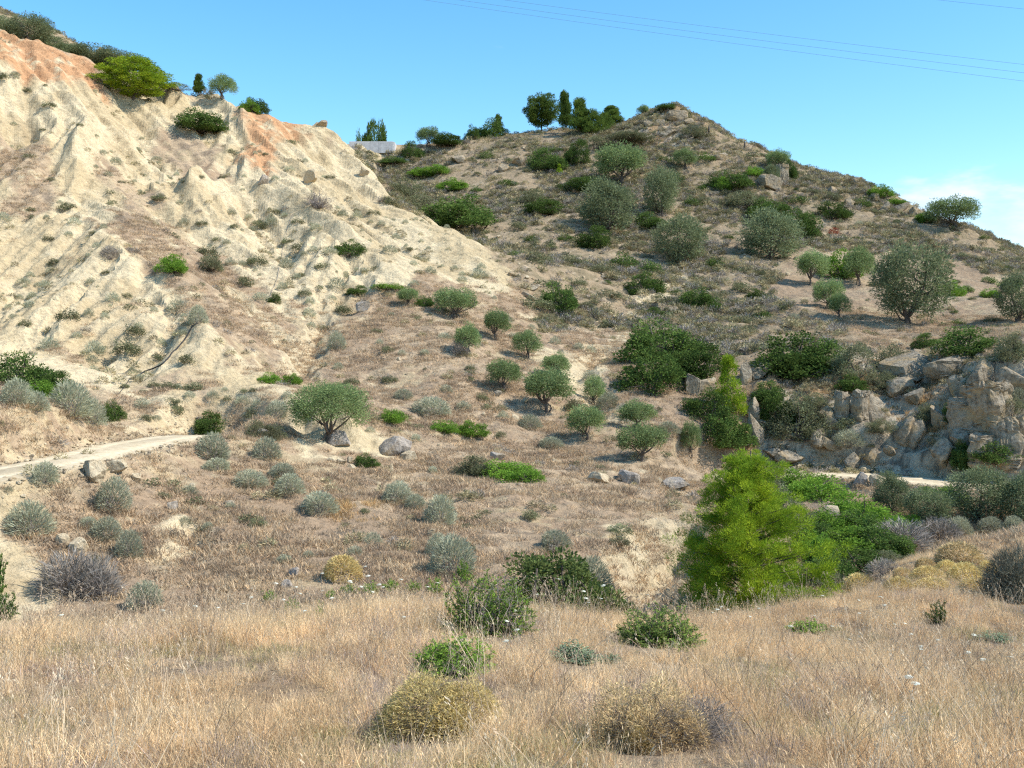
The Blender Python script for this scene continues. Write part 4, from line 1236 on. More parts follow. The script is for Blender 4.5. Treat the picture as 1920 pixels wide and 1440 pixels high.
table("""
dull | 1526 790 70 50 | dull shrub sprawling between the trailing shrubs and the pillars
dark | 1600 738 64 34 | dark shrub rooted above the rock pillars
dull | 1655 738 60 36 | grey shrub on the ledge between pillars and whitish boulder
dull | 1735 790 44 34 | grey shrub at the upper end of the orange grass
sage | 1590 852 56 36 | straw-grey bush on the rubble above the track
dull | 1830 740 54 36 | grey shrub growing on the shoulder of the crag
dark | 1790 792 40 46 | dark shrub in the cleft left of the crag
dull | 1895 800 60 44 | grey shrub on the face of the crag
sage | 1908 770 40 40 | pale shrub hanging at the far end of the crag
dull | 1655 812 50 28 | low grey shrub under the narrow rock pillar
dark | 1440 770 60 44 | dark shrub below the big overhanging green one
""")
# the solitary olive, built finer than the others
TEMPLATES["solitary"] = [olive(301, 170, 130, (0.026, 0.009), M_OLIVE, 0.20, 0.40, False, (0.03, 0), 0.095, 2)]
KIND["solitary"] = ("olive_tree", "tree", "olive trees on the slopes", 0.0)
place("solitary", 614, 836, 152, 140, "large solitary olive tree in front of the pale bank", 56.5, rot=0.4)

# the tall bright pine this side of the gully
def near_pine(px, py, h, w, D):
    g = np.random.default_rng(77)
    p = stand(px, py, D); s = p[1] / F
    H_, W_ = h * s, w * s
    root = link("pine_tree", None, None, (p[0], p[1], p[2] - 0.1))
    tag(root, "tall bright green pine with shaded base at the edge of the gully", "tree", "pine trees")
    H_ = float(point(px, py - h, D)[2]) - p[2]
    st, C, Rr = [], [], []
    top = np.array([0.02 * H_, 0.0, 0.97 * H_])
    st.append(tube(bent((0, 0, -0.3), top, g, 12, 0.03), np.linspace(0.13, 0.015, 12), 10))
    for k in range(185):
        t = 0.0 + 0.96 * (k / 184) ** 1.18
        a = k * 2.39996 + g.normal() * 0.35
        prof = 0.5 * min(1, (t + 0.22) / 0.36) * (1 - max(0, (t - 0.24) / 0.80) ** 1.45)
        prof *= 1 + 0.12 * math.cos(a - 0.3) * (t < 0.6) + 0.14 * math.sin(2 * a + 9 * t)
        ln = W_ * prof * g.uniform(0.70, 1.04) + 0.10
        z0 = t * H_ * 0.93
        tip = np.array([math.cos(a) * ln, math.sin(a) * ln, z0 + ln * (0.05 + 0.55 * t) + 0.10])
        b = bent((0, 0, z0), tip, g, 7, 0.10)
        st.append(tube(b, np.linspace(0.035 * (1.1 - t), 0.006, 7), 5))
        for q in range(int(2 + ln * 3.6)):
            f = 1 - g.random() ** 1.3 * 0.72
            j = f * 6; j0 = min(5, int(j))
            c = b[j0] + (b[j0 + 1] - b[j0]) * (j - j0) + g.normal(size=3) * np.array([0.17, 0.17, 0.08]) * (0.4 + 0.5 * ln)
            C.append(c); Rr.append(g.uniform(0.13, 0.28) * (1.1 - 0.35 * t))
    C, Rr = np.array(C), np.array(Rr)
    per = 150
    c = np.repeat(C, per, 0); r = np.repeat(Rr, per)[:, None]
    n = len(c)
    q = ball(n, g) * r * np.array([1, 1, 0.7])
    pts = c + q
    ax = unit(q) * 0.9 + unit(pts * np.array([1, 1, 0])) * 0.5 + np.array([0, 0, 0.7]) + g.normal(size=(n, 3)) * 0.3
    V, Fq = blades(pts, ax, 0.11 * (0.7 + 0.6 * g.random(n)), 0.014 * np.ones(n), g)
    link("crown", make_mesh("crown", V, Fq, M_PINE, False, leaf_tint(len(Fq), g, 0.22, 0.10)), root)
    V, Fq = join(st)
    link("trunk", make_mesh("trunk", V, Fq, M_BARK, True), root)
    return n
near_pine(1398, 1150, 322, 286, 33.0)
M_NEARD = leaf_mat("gully_bush_leaf", (0.16, 0.20, 0.06), 0.05, 0.28, (0.11, 0.145, 0.045))
TEMPLATES["near_dark"] = [dome(311, M_NEARD, 190, 130, (0.030, 0.017), 0.075)]
KIND["near_dark"] = KIND["dark"]
near_dark = place("near_dark", 1035, 1118, 235, 128, "large rounded dark green bush rising from the gully", 28.0)

# ------------------------------------------------------------------ concrete wall on the saddle
m, N, L = new_mat("pale_concrete")
out = N.new("ShaderNodeOutputMaterial"); d = N.new("ShaderNodeBsdfDiffuse"); tcd = N.new("ShaderNodeTexCoord")
nz = noise_node(N, L, 1.4, 6, 0.65, tcd.outputs["Object"]); r = ramp_node(N, [(0.35, (0.40, 0.39, 0.38)), (0.65, (0.58, 0.57, 0.55))])
L.new(nz.outputs["Fac"], r.inputs[0]); L.new(r.outputs[0], d.inputs["Color"]); L.new(d.outputs[0], out.inputs[0])
M_CONC = m
def box_mesh(name, x0, x1, y0, y1, z0, z1, mat, bevel=0.0):
    bm = bmesh.new(); bmesh.ops.create_cube(bm, size=1)
    for v in bm.verts: v.co = ((x0 + x1) / 2 + v.co.x * (x1 - x0), (y0 + y1) / 2 + v.co.y * (y1 - y0), (z0 + z1) / 2 + v.co.z * (z1 - z0))
    if bevel: bmesh.ops.bevel(bm, geom=bm.edges[:], offset=bevel, segments=1, affect='EDGES')
    me = bpy.data.meshes.new(name); bm.to_mesh(me); bm.free(); me.materials.append(mat); return me
def skyline_point(px, lo=185, hi=230):
    u, a, b = ray(px, 300.0); D = np.arange(lo, hi, 0.5)
    zz = ground(u / a * D, D); k = int(np.argmax((zz - CAM[2]) / D))
    return np.array([u / a * D[k], D[k], zz[k]])
wp = skyline_point(655); we = skyline_point(737); dd = min(wp[1], we[1]) - 2.0; wp, we = stand(655, 300, dd), stand(737, 300, dd)
span = we - wp; wl_ = float(np.hypot(span[0], span[1]))
root = link("retaining_wall", None, None, (wp[0], wp[1], max(wp[2], we[2]) - 1.0), (0, 0, math.atan2(span[1], span[0])))
tag(root, "long pale concrete wall on the saddle between the two hills", "wall")
wh = float(point(695, 265, dd)[2]) - (max(wp[2], we[2]) - 1.0); print('wall', wp, we, wh)
seg = wl_ / 3
for k in range(3):
    link("wall_panel", box_mesh("wall_panel", k * seg + 0.008, (k + 1) * seg - 0.008, 0, 0.3, 0, wh, M_CONC, 0.02), root)
link("end_wall", box_mesh("end_wall", wl_ - 0.03, wl_ + 0.27, 0.31, 4.6, 0, wh - 0.03, M_CONC, 0.02), root)
link("rear_wall", box_mesh("rear_wall", 0, wl_ + 0.26, 4.62, 4.9, 0, wh - 0.25, M_CONC, 0.02), root)

# ------------------------------------------------------------------ hoses on the slopes, posts, wires
def draped(name, label, cat, pts, radius, mat, lift=0.03):
    P3 = np.array([stand(*q) for q in pts])
    q = resample(P3, 0.5)
    q[:, 2] = np.maximum(ground(q[:, 0], q[:, 1]) + lift, q[:, 2])
    for _ in range(3): q[1:-1, 2] = np.maximum((q[:-2, 2] + q[1:-1, 2] + q[2:, 2]) / 3, q[1:-1, 2])
    V, Fq = tube(q, np.full(len(q), radius), 6)
    o = link(name, make_mesh(name, V, Fq, mat, True)); return tag(o, label, cat)
draped("hose", "thick black hose curving down the white clay slope", "hose", [(362, 612), (352, 632), (338, 652), (318, 672), (300, 688), (272, 700), (246, 713)], 0.045, M_BLACK, 0.05)
draped("hose", "thin dark hose continuing below the thick one into the bank shrubs", "hose", [(244, 713), (232, 730), (216, 752)], 0.022, M_BLACK, 0.04)
draped("hose", "thin grey hose running down the clay bench", "hose", [(549, 404), (538, 440), (530, 475), (521, 520), (508, 556), (492, 582)], 0.016, M_TWIG, 0.05)
draped("drain_pipe", "dark pipe slanting down the bank below the concrete wall", "pipe", [(712, 276), (722, 285), (735, 299)], 0.12, M_BLACK, 0.15)
def post(px, py, h, label):
    p = stand(px, py); s = p[1] / F
    g = np.random.default_rng(int(px))
    V, Fq = tube(bent((0, 0, -0.3), (0.05, 0, h * s), g, 6, 0.08), [0.16, 0.2, 0.2, 0.17, 0.12, 0.04], 7)
    o = link("dead_stump", make_mesh("dead_stump", V, Fq, M_BARK, True), None, tuple(p)); tag(o, label, "stump", "dark stumps on the skyline")
post(1329, 250, 16, "thin dark stump just right of the summit on the skyline")
post(1395, 280, 16, "thin dark stump farther down the skyline from the summit")
m, N, L = new_mat("wire_metal"); out = N.new("ShaderNodeOutputMaterial"); d = N.new("ShaderNodeBsdfDiffuse"); d.inputs["Color"].default_value = (0.16, 0.18, 0.22, 1); L.new(d.outputs[0], out.inputs[0])
M_WIRE = m
for (a, b, lab) in (((735, 0), (1920, 132), "uppermost of the three long wires crossing the sky"), ((650, 0), (1920, 148), "middle of the three long wires crossing the sky"), ((590, 0), (1920, 164), "lowest of the three long wires crossing the sky"), ((1600, 0), (1920, 28), "short stretch of wire in the sky's upper corner")):
    f = (b[1] - a[1]) / (b[0] - a[0])
    A3 = point(a[0] - 700, a[1] - 700 * f - 60, 175); B3 = point(b[0] + 500, b[1] + 500 * f * 0.8, 105)
    t = np.linspace(0, 1, 40)[:, None]
    q = A3 + (B3 - A3) * t - np.array([0, 0, 1.2]) * (4 * t * (1 - t))
    V, Fq = tube(q, np.full(40, 0.013), 5)
    tag(link("power_line", make_mesh("power_line", V, Fq, M_WIRE, True)), lab, "wire", "overhead wires")
# ------------------------------------------------------------------ plants of the meadow, built leaf by leaf
M_GLAUC = leaf_mat("glaucous_leaf", (0.27, 0.34, 0.20), 0.1, 0.3)
M_HERB = leaf_mat("herb_leaf", (0.25, 0.38, 0.06), 0.15, 0.38, (0.18, 0.29, 0.05))
M_GREYGREEN = leaf_mat("grey_green_twig", (0.22, 0.22, 0.16), 0.1, 0.1, (0.16, 0.155, 0.115))

def shoots(seed, mat, n=120, per=30, L_=0.07, W_=0.016, bare=0.25, up=0.55, part="foliage", twig=M_BARK, thick=0.006, ragged=0.35):
    g = np.random.default_rng(seed)
    st, LV, LA, LS = [], [], [], []
    for k in range(n):
        d = unit(g.normal(size=3) * np.array([1, 1, 0.6]) + np.array([0, 0, up])); d[2] = abs(d[2])
        tip = d * np.array([0.48, 0.48, 0.92]) * (1 - ragged * g.random())
        foot = np.array([g.normal() * 0.10, g.normal() * 0.10, -0.06])
        b = bent(foot, tip, g, 7, 0.22)
        st.append(tube(b, np.linspace(thick, thick * 0.35, 7), 4))
        f = bare + (1 - bare) * g.random(per) ** 0.7
        j = f * 6; j0 = np.minimum(5, j.astype(int))
        c = b[j0] + (b[j0 + 1] - b[j0]) * (j - j0)[:, None]
        t = unit(b[j0 + 1] - b[j0])
        LV.append(c); LA.append(t * 0.7 + unit(g.normal(size=(per, 3))) * 0.8 + np.array([0, 0, 0.15])); LS.append(1 - 0.4 * f)
    c, ax, sz = np.concatenate(LV), np.concatenate(LA), np.concatenate(LS)
    V, Fq = blades(c, ax, L_ * sz * (0.7 + 0.6 * g.random(len(c))), W_ * sz * (0.8 + 0.4 * g.random(len(c))), g)
    V2, F2 = join(st)
    return [(part, make_mesh(part, V, Fq, mat, False, leaf_tint(len(Fq), g, 0.25))), ("stem", make_mesh("stem", V2, F2, twig, True))]

def near(name, px, py, w, h, pieces, label, cat="shrub", group=None, D=None, rot=0.0, lift=0.12):
    p = stand(px, py - lift * h, D); s = p[1] / F
    o = link(name, None, None, (p[0], p[1], p[2]), (0, 0, rot), (w * s, w * s, h * s))
    for part, me in pieces: link(part, me, o)
    NEAR_FEET.append((p[0], p[1], w * s / 2))
    return tag(o, label, cat, group)

def mounds(seed, mat, spots, n, L_, W_, inner=0.6):
    """Several low cushions grown into one."""
    g = np.random.default_rng(seed); VV = []
    for k, (x, y, r, h) in enumerate(spots):
        d = unit(g.normal(size=(int(n * r * r * 4), 3))); d[:, 2] = np.abs(d[:, 2]); m_ = len(d)
        lump = 1 + 0.20 * (fbm(np.arctan2(d[:, 1], d[:, 0]) * 1.6 + seed + k, d[:, 2] * 3, seed + k, 3) - 0.5) * 2
        c = np.array([x, y, 0]) + d * (inner + (1.0 - inner) * g.random(m_) ** 0.5)[:, None] * lump[:, None] * np.array([r, r, h])
        VV.append((c, d + np.array([0, 0, 0.3]) + g.normal(size=(m_, 3)) * 0.55))
    c = np.concatenate([q[0] for q in VV]); ax = np.concatenate([q[1] for q in VV])
    V, Fq = blades(c, ax, L_ * (0.5 + 0.9 * g.random(len(c))), W_ * (0.6 + 0.8 * g.random(len(c))), g)
    V[:, 2] = np.maximum(V[:, 2], -0.06)
    return ("foliage", make_mesh("foliage", V, Fq, mat, False, leaf_tint(len(Fq), g, 0.3)))
MEADOW = "shrubs in the dry meadow"
near("leafy_shrub", 915, 1205, 215, 140, shoots(701, M_HERB, 210, 34, 0.065, 0.015, 0.45, 0.6) + [(n_, m_) for n_, m_ in brush(702, 70, 5, thin=0.45)], "green shrub topped with bare mauve twigs in the meadow", group=MEADOW)
near("leafy_shrub", 850, 1272, 190, 84, shoots(703, M_HERB, 190, 36, 0.085, 0.026, 0.3, 0.4), "lush bright green shrub in front of the twig-topped one", group=MEADOW)
near("leafy_shrub", 1235, 1222, 195, 92, shoots(704, leaf_mat("mid_leaf", (0.22, 0.31, 0.065), 0.1, 0.35, (0.165, 0.225, 0.06)), 210, 34, 0.07, 0.022, 0.3, 0.45), "spreading green shrub at the brink of the gully", group=MEADOW)
near("glaucous_herb", 1075, 1248, 120, 42, shoots(705, M_GLAUC, 110, 26, 0.085, 0.05, 0.3, 0.3), "low blue-green herb between two green shrubs in the meadow", group=MEADOW)
near("glaucous_herb", 1142, 1248, 50, 26, shoots(706, M_GLAUC, 60, 20, 0.12, 0.07, 0.3, 0.3), "small blue-green herb beside the larger one in the meadow", group=MEADOW)
near("cushion_bush", 825, 1395, 240, 132, [mounds(707, M_CUSHION, [(-0.12, 0, 0.34, 0.9), (0.22, 0.06, 0.28, 0.78), (-0.34, -0.1, 0.18, 0.5), (0.08, -0.2, 0.24, 0.6)], 15000, 0.055, 0.008)] + [(n_, m_) for n_, m_ in brush(708, 160, 6, M_BARK, 0.4)], "big yellow cushion bush nearest the viewer", group="yellow cushion bushes")
near("cushion_bush", 1205, 1412, 215, 130, [mounds(709, M_CUSHION2, [(-0.2, 0.05, 0.28, 0.85), (0.2, 0.1, 0.30, 0.9), (0.0, -0.15, 0.26, 0.6), (0.42, -0.05, 0.16, 0.5)], 9000, 0.06, 0.008, 0.45)] + [(n_, m_) for n_, m_ in brush(710, 160, 6, M_BARK, 0.4)], "drier brownish cushion bush near the viewer", group="yellow cushion bushes")
near("cushion_bush", 1195, 1420, 70, 62, [tuft(711, M_CUSHION, 3500, 0.09, 0.012, 0.3, inner=0.55)[0]], "small yellow cushion in front of the drier brownish one", group="yellow cushion bushes")
near("grey_twiggy_bush", 1310, 1400, 190, 100, brush(712, 170, 7, M_TWIG, 0.35) + [tuft(713, M_GREY, 2500, 0.09, 0.006, 0.3, inner=0.3)[0]], "sparse grey twiggy bush beside the brownish cushion near the viewer", group="grey twiggy bushes")
near("leafy_herb", 1515, 1188, 88, 30, shoots(714, M_HERB, 70, 20, 0.12, 0.05, 0.25, 0.35), "low bright green herb in the grass below the cushions", "plant", MEADOW)
near("sapling", 1757, 1176, 56, 58, shoots(715, M_DARK, 34, 40, 0.10, 0.03, 0.15, 0.9, ragged=0.5), "lone dark green sapling standing in the grass", "plant", MEADOW)
near("leafy_herb", 1868, 1205, 80, 22, shoots(716, M_GLAUC, 60, 16, 0.12, 0.05, 0.25, 0.3), "faint green herb patch beyond the lone sapling", "plant", MEADOW)
near("grey_thicket", 1900, 1145, 130, 128, brush(717, 260, 8, M_GREYGREEN, 0.55) + [tuft(718, M_GREYGREEN, 5200, 0.11, 0.007, 0.35, inner=0.35)[0]], "dense grey-green thicket of thin twigs at the meadow's side", group="grey twiggy bushes")
near("young_tree", 0, 1168, 74, 66, shoots(719, M_DARK, 120, 44, 0.085, 0.045, 0.2, 0.4), "rounded dark bush cut by the photo's edge at the meadow rim", group=MEADOW)
near("young_tree", -6, 1130, 56, 110, shoots(720, M_DARK, 40, 60, 0.085, 0.04, 0.2, 1.6), "upright dark shoots above the rounded bush at the meadow rim", group=MEADOW)
near("leafy_herb", 600, 1172, 30, 50, shoots(721, M_HERB, 14, 26, 0.10, 0.03, 0.4, 1.4), "single reddish-stemmed herb at the meadow rim", "plant", MEADOW)
weed = [shoots(722 + k, M_HERB, 40, 20, 0.13, 0.045, 0.15, 0.7) for k in range(3)]
weeds = [(505, 1130, 40, 26, "first green weed clump of the meadow rim, by the flower group"), (548, 1146, 46, 26, "weed clump just above the single reddish-stemmed herb"), (622, 1128, 36, 26, "weed clump right after the reddish-stemmed herb"), (655, 1118, 44, 26, "weed clump below the yellowish cushion across the gully"),
         (692, 1116, 50, 28, "broad weed clump right of the yellowish cushion"), (735, 1112, 46, 28, "weed clump midway between cushion and twig-topped shrub"), (778, 1114, 44, 26, "weed clump left of the twig-topped shrub"), (815, 1116, 40, 40, "tall weed shoots against the twig-topped shrub"),
         (870, 1100, 44, 54, "tall light green shoots behind the twig-topped shrub"), (1010, 1132, 60, 26, "weed clump right of the twig-topped shrub"), (1070, 1136, 60, 26, "weed clump under the large dark gully bush"), (1130, 1142, 60, 26, "weed clump right of the large dark gully bush"), (1180, 1152, 50, 24, "last weed clump before the spreading shrub")]
for k, (a, b, w, h, lab) in enumerate(weeds):
    near("green_weed", a, b, w, h, weed[k % 3], lab, "plant", "green weeds along the meadow rim", rot=k * 1.7)

# ------------------------------------------------------------------ labels for the many small ones: what they are and what they grow beside
LAND = [(250, 150, "the layered bright pine"), (370, 228, "the hollow thicket"), (480, 250, "the red clay buttress"), (597, 375, "the dark dead bush"), (582, 340, "the brown clay-face block"), (495, 343, "the grey lodged block"), (320, 495, "the bright leaning spur shrub"),
        (372, 595, "the round sage bush at the hose"), (300, 690, "the thick black hose"), (530, 480, "the thin bench hose"), (658, 470, "the dark clay-spur shrub"), (515, 560, "the thin hose's end"), (620, 750, "the solitary olive"), (740, 845, "the big grey boulder"),
        (853, 570, "the bushy double olive"), (1050, 560, "the lone round valley shrub"), (870, 400, "the largest gully thicket"), (1022, 740, "the broad mid-slope olive"), (520, 710, "the dry gully shrubs"), (632, 645, "the eroded clay stump"), (175, 885, "the undercut boulder"),
        (100, 760, "the bank sage bushes"), (215, 960, "the row of three sages"), (150, 1090, "the big purplish bush"), (545, 920, "the diagonal sage row"), (825, 960, "the rounded pale sage"), (940, 880, "the ledge thicket"), (640, 1075, "the yellowish gully cushion"),
        (1205, 835, "the ledge-edge olive"), (1245, 690, "the great thicket"), (1395, 1000, "the tall bright pine"), (1245, 575, "the pale stone pile"), (1312, 565, "the bright-topped path shrub"), (1168, 310, "the big silvery olive"), (1240, 370, "the dense wild olive"), (1275, 460, "the brownish olive bush"),
        (1445, 445, "the shoulder wild olive"), (1440, 340, "the big dark-faced rock"), (1560, 400, "the skyline rounded shrub"), (1560, 560, "the bare terrace olives"), (1700, 550, "the huge wild olive"), (1775, 478, "the lone open-slope boulder"), (1785, 400, "the leaning skyline tree"), (1260, 225, "the summit rocks"),
        (1016, 215, "the round-crowned ridge pine"), (920, 240, "the ridge hedge"), (705, 272, "the concrete wall"), (846, 345, "the gully-head mound"), (1030, 390, "the open-flank shrub"), (1490, 680, "the overhanging green shrub"), (1700, 810, "the pyramid boulder"), (1850, 750, "the highest crag"),
        (1740, 1090, "the cushion group"), (915, 1140, "the twig-topped shrub"), (850, 1240, "the lush bright shrub"), (1235, 1180, "the spreading gully-brink shrub"), (825, 1330, "the big yellow cushion"), (1205, 1350, "the brownish near cushion"), (1515, 1175, "the bright meadow herb"), (1757, 1150, "the lone sapling"), (1900, 1090, "the dense grey thicket"), (600, 1150, "the reddish-stemmed herb"), (1080, 1230, "the blue-green herb"), (20, 1120, "the dark rim bush"), (140, 400, "the lower spur's top"), (60, 300, "the brown slope patch"), (60, 560, "the left clay foot")]
TAKEN = {}
def relation(px, py, lx, ly):
    dx, dy = px - lx, py - ly
    d = math.hypot(dx, dy)
    near_ = "just " if d < 45 else "" if d < 110 else "well "
    if abs(dx) > 2 * abs(dy): w = "left of" if dx < 0 else "right of"
    elif abs(dy) > 2 * abs(dx): w = "above" if dy < 0 else "below"
    else: w = ("above" if dy < 0 else "below") + (" and left of" if dx < 0 else " and right of")
    return near_ + w
def told(noun, px, py):
    order = sorted(LAND, key=lambda q: (q[0] - px) ** 2 + (q[1] - py) ** 2)
    tries = [f"{noun} {relation(px, py, order[0][0], order[0][1])} {order[0][2]}"]
    for k in (1, 2, 3):
        tries.append(f"{tries[0]}, toward {order[k][2]}")
    tries += [f"{noun} {relation(px, py, order[k][0], order[k][1])} {order[k][2]}" for k in range(1, 8)]
    tries += [f"{tries[0]} and {relation(px, py, order[k][0], order[k][1])} {order[k][2]}" for k in range(1, 5)]
    for t in tries:
        if t not in TAKEN and len(t.replace("-", " ").split()) <= 16:
            TAKEN[t] = 1
            return t
    return None

# ------------------------------------------------------------------ small shrubs standing singly on clay, slope and hill
SIZES = lambda w, big: "tiny" if w < big * 0.55 else "small" if w < big * 0.85 else "fair-sized"
def sprinkle(n, polygon, kinds, lo, hi, flat, seed, noun):
    g = np.random.default_rng(seed); done = 0
    xs, ys = [q[0] for q in polygon], [q[1] for q in polygon]
    for _ in range(n * 12):
        if done >= n: break
        px, py = g.uniform(min(xs), max(xs)), g.uniform(min(ys), max(ys))
        if not bool(inside(np.array([px]), np.array([py]), polygon)[0]): continue
        if any(abs(px - a) < (w + 16) * 0.5 and abs(py - b) < (w + 12) * 0.45 for a, b, w in ALL_PLACED): continue
        p = hit(px, py)
        if p is None or p[1] < 28: continue
        kind = kinds[int(g.integers(0, len(kinds)))]
        wm = lo + (hi - lo) * g.random() ** 1.7
        w = wm * F / p[1]
        lab = told(f"{SIZES(wm, hi)} {noun[kind]}", px, py)
        if lab is None: continue
        o = place(kind, px, py, w, w * g.uniform(flat * 0.8, flat * 1.2), lab)
        done += 1
NOUN = {"small_sage": "grey sage tuft", "small_dull": "olive-brown scrub tuft", "small_dark": "dark green tuft"}
sprinkle(30, poly("0,70 240,190 470,220 640,300 590,400 330,415 0,420"), ["small_sage", "small_dull", "small_dull"], 0.7, 2.0, 0.5, 801, NOUN)
sprinkle(46, poly("320,410 590,400 760,400 930,500 900,560 700,560 600,640 500,600"), ["small_sage", "small_sage", "small_dull"], 0.9, 2.2, 0.62, 802, NOUN)
sprinkle(24, poly("0,430 160,420 390,620 390,700 200,720 0,640"), ["small_sage", "small_sage", "small_dull"], 0.7, 1.8, 0.65, 803, NOUN)
sprinkle(28, poly("560,600 760,560 1000,600 1160,660 1130,850 760,850 640,720"), ["small_sage", "small_dull", "small_sage"], 0.6, 1.5, 0.6, 804, NOUN)
sprinkle(26, poly("230,720 540,740 560,830 430,800 240,790"), ["small_sage", "small_dull"], 0.5, 1.3, 0.6, 805, NOUN)
sprinkle(22, poly("0,910 380,850 860,890 1250,930 1150,1080 700,1080 300,1120 120,1110"), ["small_sage", "small_dull", "small_sage"], 0.35, 1.0, 0.6, 806, NOUN)
sprinkle(75, poly("740,380 870,280 1040,260 1260,250 1440,320 1660,400 1480,480 1420,560 1160,600 1000,600 940,500"), ["small_dull", "small_dark", "small_dull", "small_dark"], 1.2, 4.0, 0.5, 807, NOUN)
sprinkle(34, poly("1480,470 1660,360 1900,470 1915,600 1660,640 1420,600"), ["small_dull", "small_sage", "small_dark"], 0.9, 2.6, 0.5, 808, NOUN)
sprinkle(22, poly("1420,740 1900,680 1900,880 1430,870"), ["small_dull", "small_sage"], 0.6, 1.6, 0.6, 809, NOUN)
print("small shrubs", used_count)

# ------------------------------------------------------------------ wild carrot in flower
def umbel(seed):
    g = np.random.default_rng(seed)
    st = [tube(bent((0, 0, -0.2), (0.02, 0, 0.98), g, 6, 0.06), np.linspace(0.0032, 0.0022, 6), 4)]
    a = g.random(40) * 6.28; r = 0.036 * np.sqrt(g.random(40))
    c = np.stack([0.02 + r * np.cos(a), r * np.sin(a), 1.0 - r * 0.15], 1)
    for q in range(0, 40, 3): st.append(tube(np.array([(0.02, 0, 0.965), c[q]]), [0.001, 0.001], 3))
    V, Fq = blades(c - np.array([0.007, 0, 0]), np.tile([1.0, 0, 0.05], (40, 1)) + g.normal(size=(40, 3)) * 0.15, 0.016 * np.ones(40), 0.015 * np.ones(40), g)
    n = len(V) // 4
    V = V.reshape(n, 4, 3); d = np.stack([np.cos(a), np.sin(a), 0 * a], 1) * 0.009; e_ = np.stack([-np.sin(a), np.cos(a), 0.3 + 0 * a], 1) * 0.008
    V = np.stack([c - d, c + e_, c + d, c - e_], 1).reshape(-1, 3)
    V2, F2 = join(st)
    return [("flower_head", make_mesh("flower_head", V, Fq, M_WHITE, False, np.ones((len(V), 3)))), ("stem", make_mesh("stem", V2, F2, M_TWIG, True))]
UMB = [umbel(850 + k) for k in range(3)]
heads = "477 1103;500 1090;548 1099;470 1116;550 1112;450 1150;528 1128;575 1164;608 1108;640 1090;650 1084;688 1074;672 1098;715 1092;722 1100;745 1086;690 1110;620 1118;800 1100;812 1092;760 1180;700 1060;612 1074;1040 1086;1140 1092;1205 1115;1105 1130;1125 1122;1095 1120;955 1162;935 1184;975 1200;948 1230;1012 1126;1085 1106;" \
        "1355 1142;1342 1150;1366 1152;1330 1158;1400 1166;1427 1150;1478 1184;1522 1165;1536 1124;1655 1128;1660 1142;1692 1180;1700 1200;1752 1216;1825 1200;1834 1206;1737 1228;1818 1246;1854 1266;1710 1300;1716 1332;1676 1182;1646 1126;1725 1240;1560 1186;1590 1220;1890 1262;1600 1130;1610 1160;300 1150;360 1140;120 1172;410 1160"
for k, q in enumerate(heads.split(";")):
    px, py = map(float, q.split())
    p = stand(px, py + 26)
    if p[1] > 24 and px < 1420: p = stand(px, py, 15.5 + 1.5 * R.random())
    lab = told("white wild carrot flower head", px, py)
    o = link("wild_carrot", None, None, tuple(p), (R.uniform(-.2, .2), R.uniform(-.2, .2), R.uniform(0, 6.28)))
    top = float(point(px, py, p[1])[2] - p[2])
    o.scale = (1, 1, 1)
    for part, me in UMB[k % 3]:
        ch = link(part, me, o)
        if part == "flower_head": ch.location = (0, 0, max(0.3, top) - 1.0)
        else: ch.scale = (1, 1, max(0.3, top))
    tag(o, lab or "white wild carrot flower head among others at the meadow rim", "flower", "wild carrot flowers in the dry meadow")
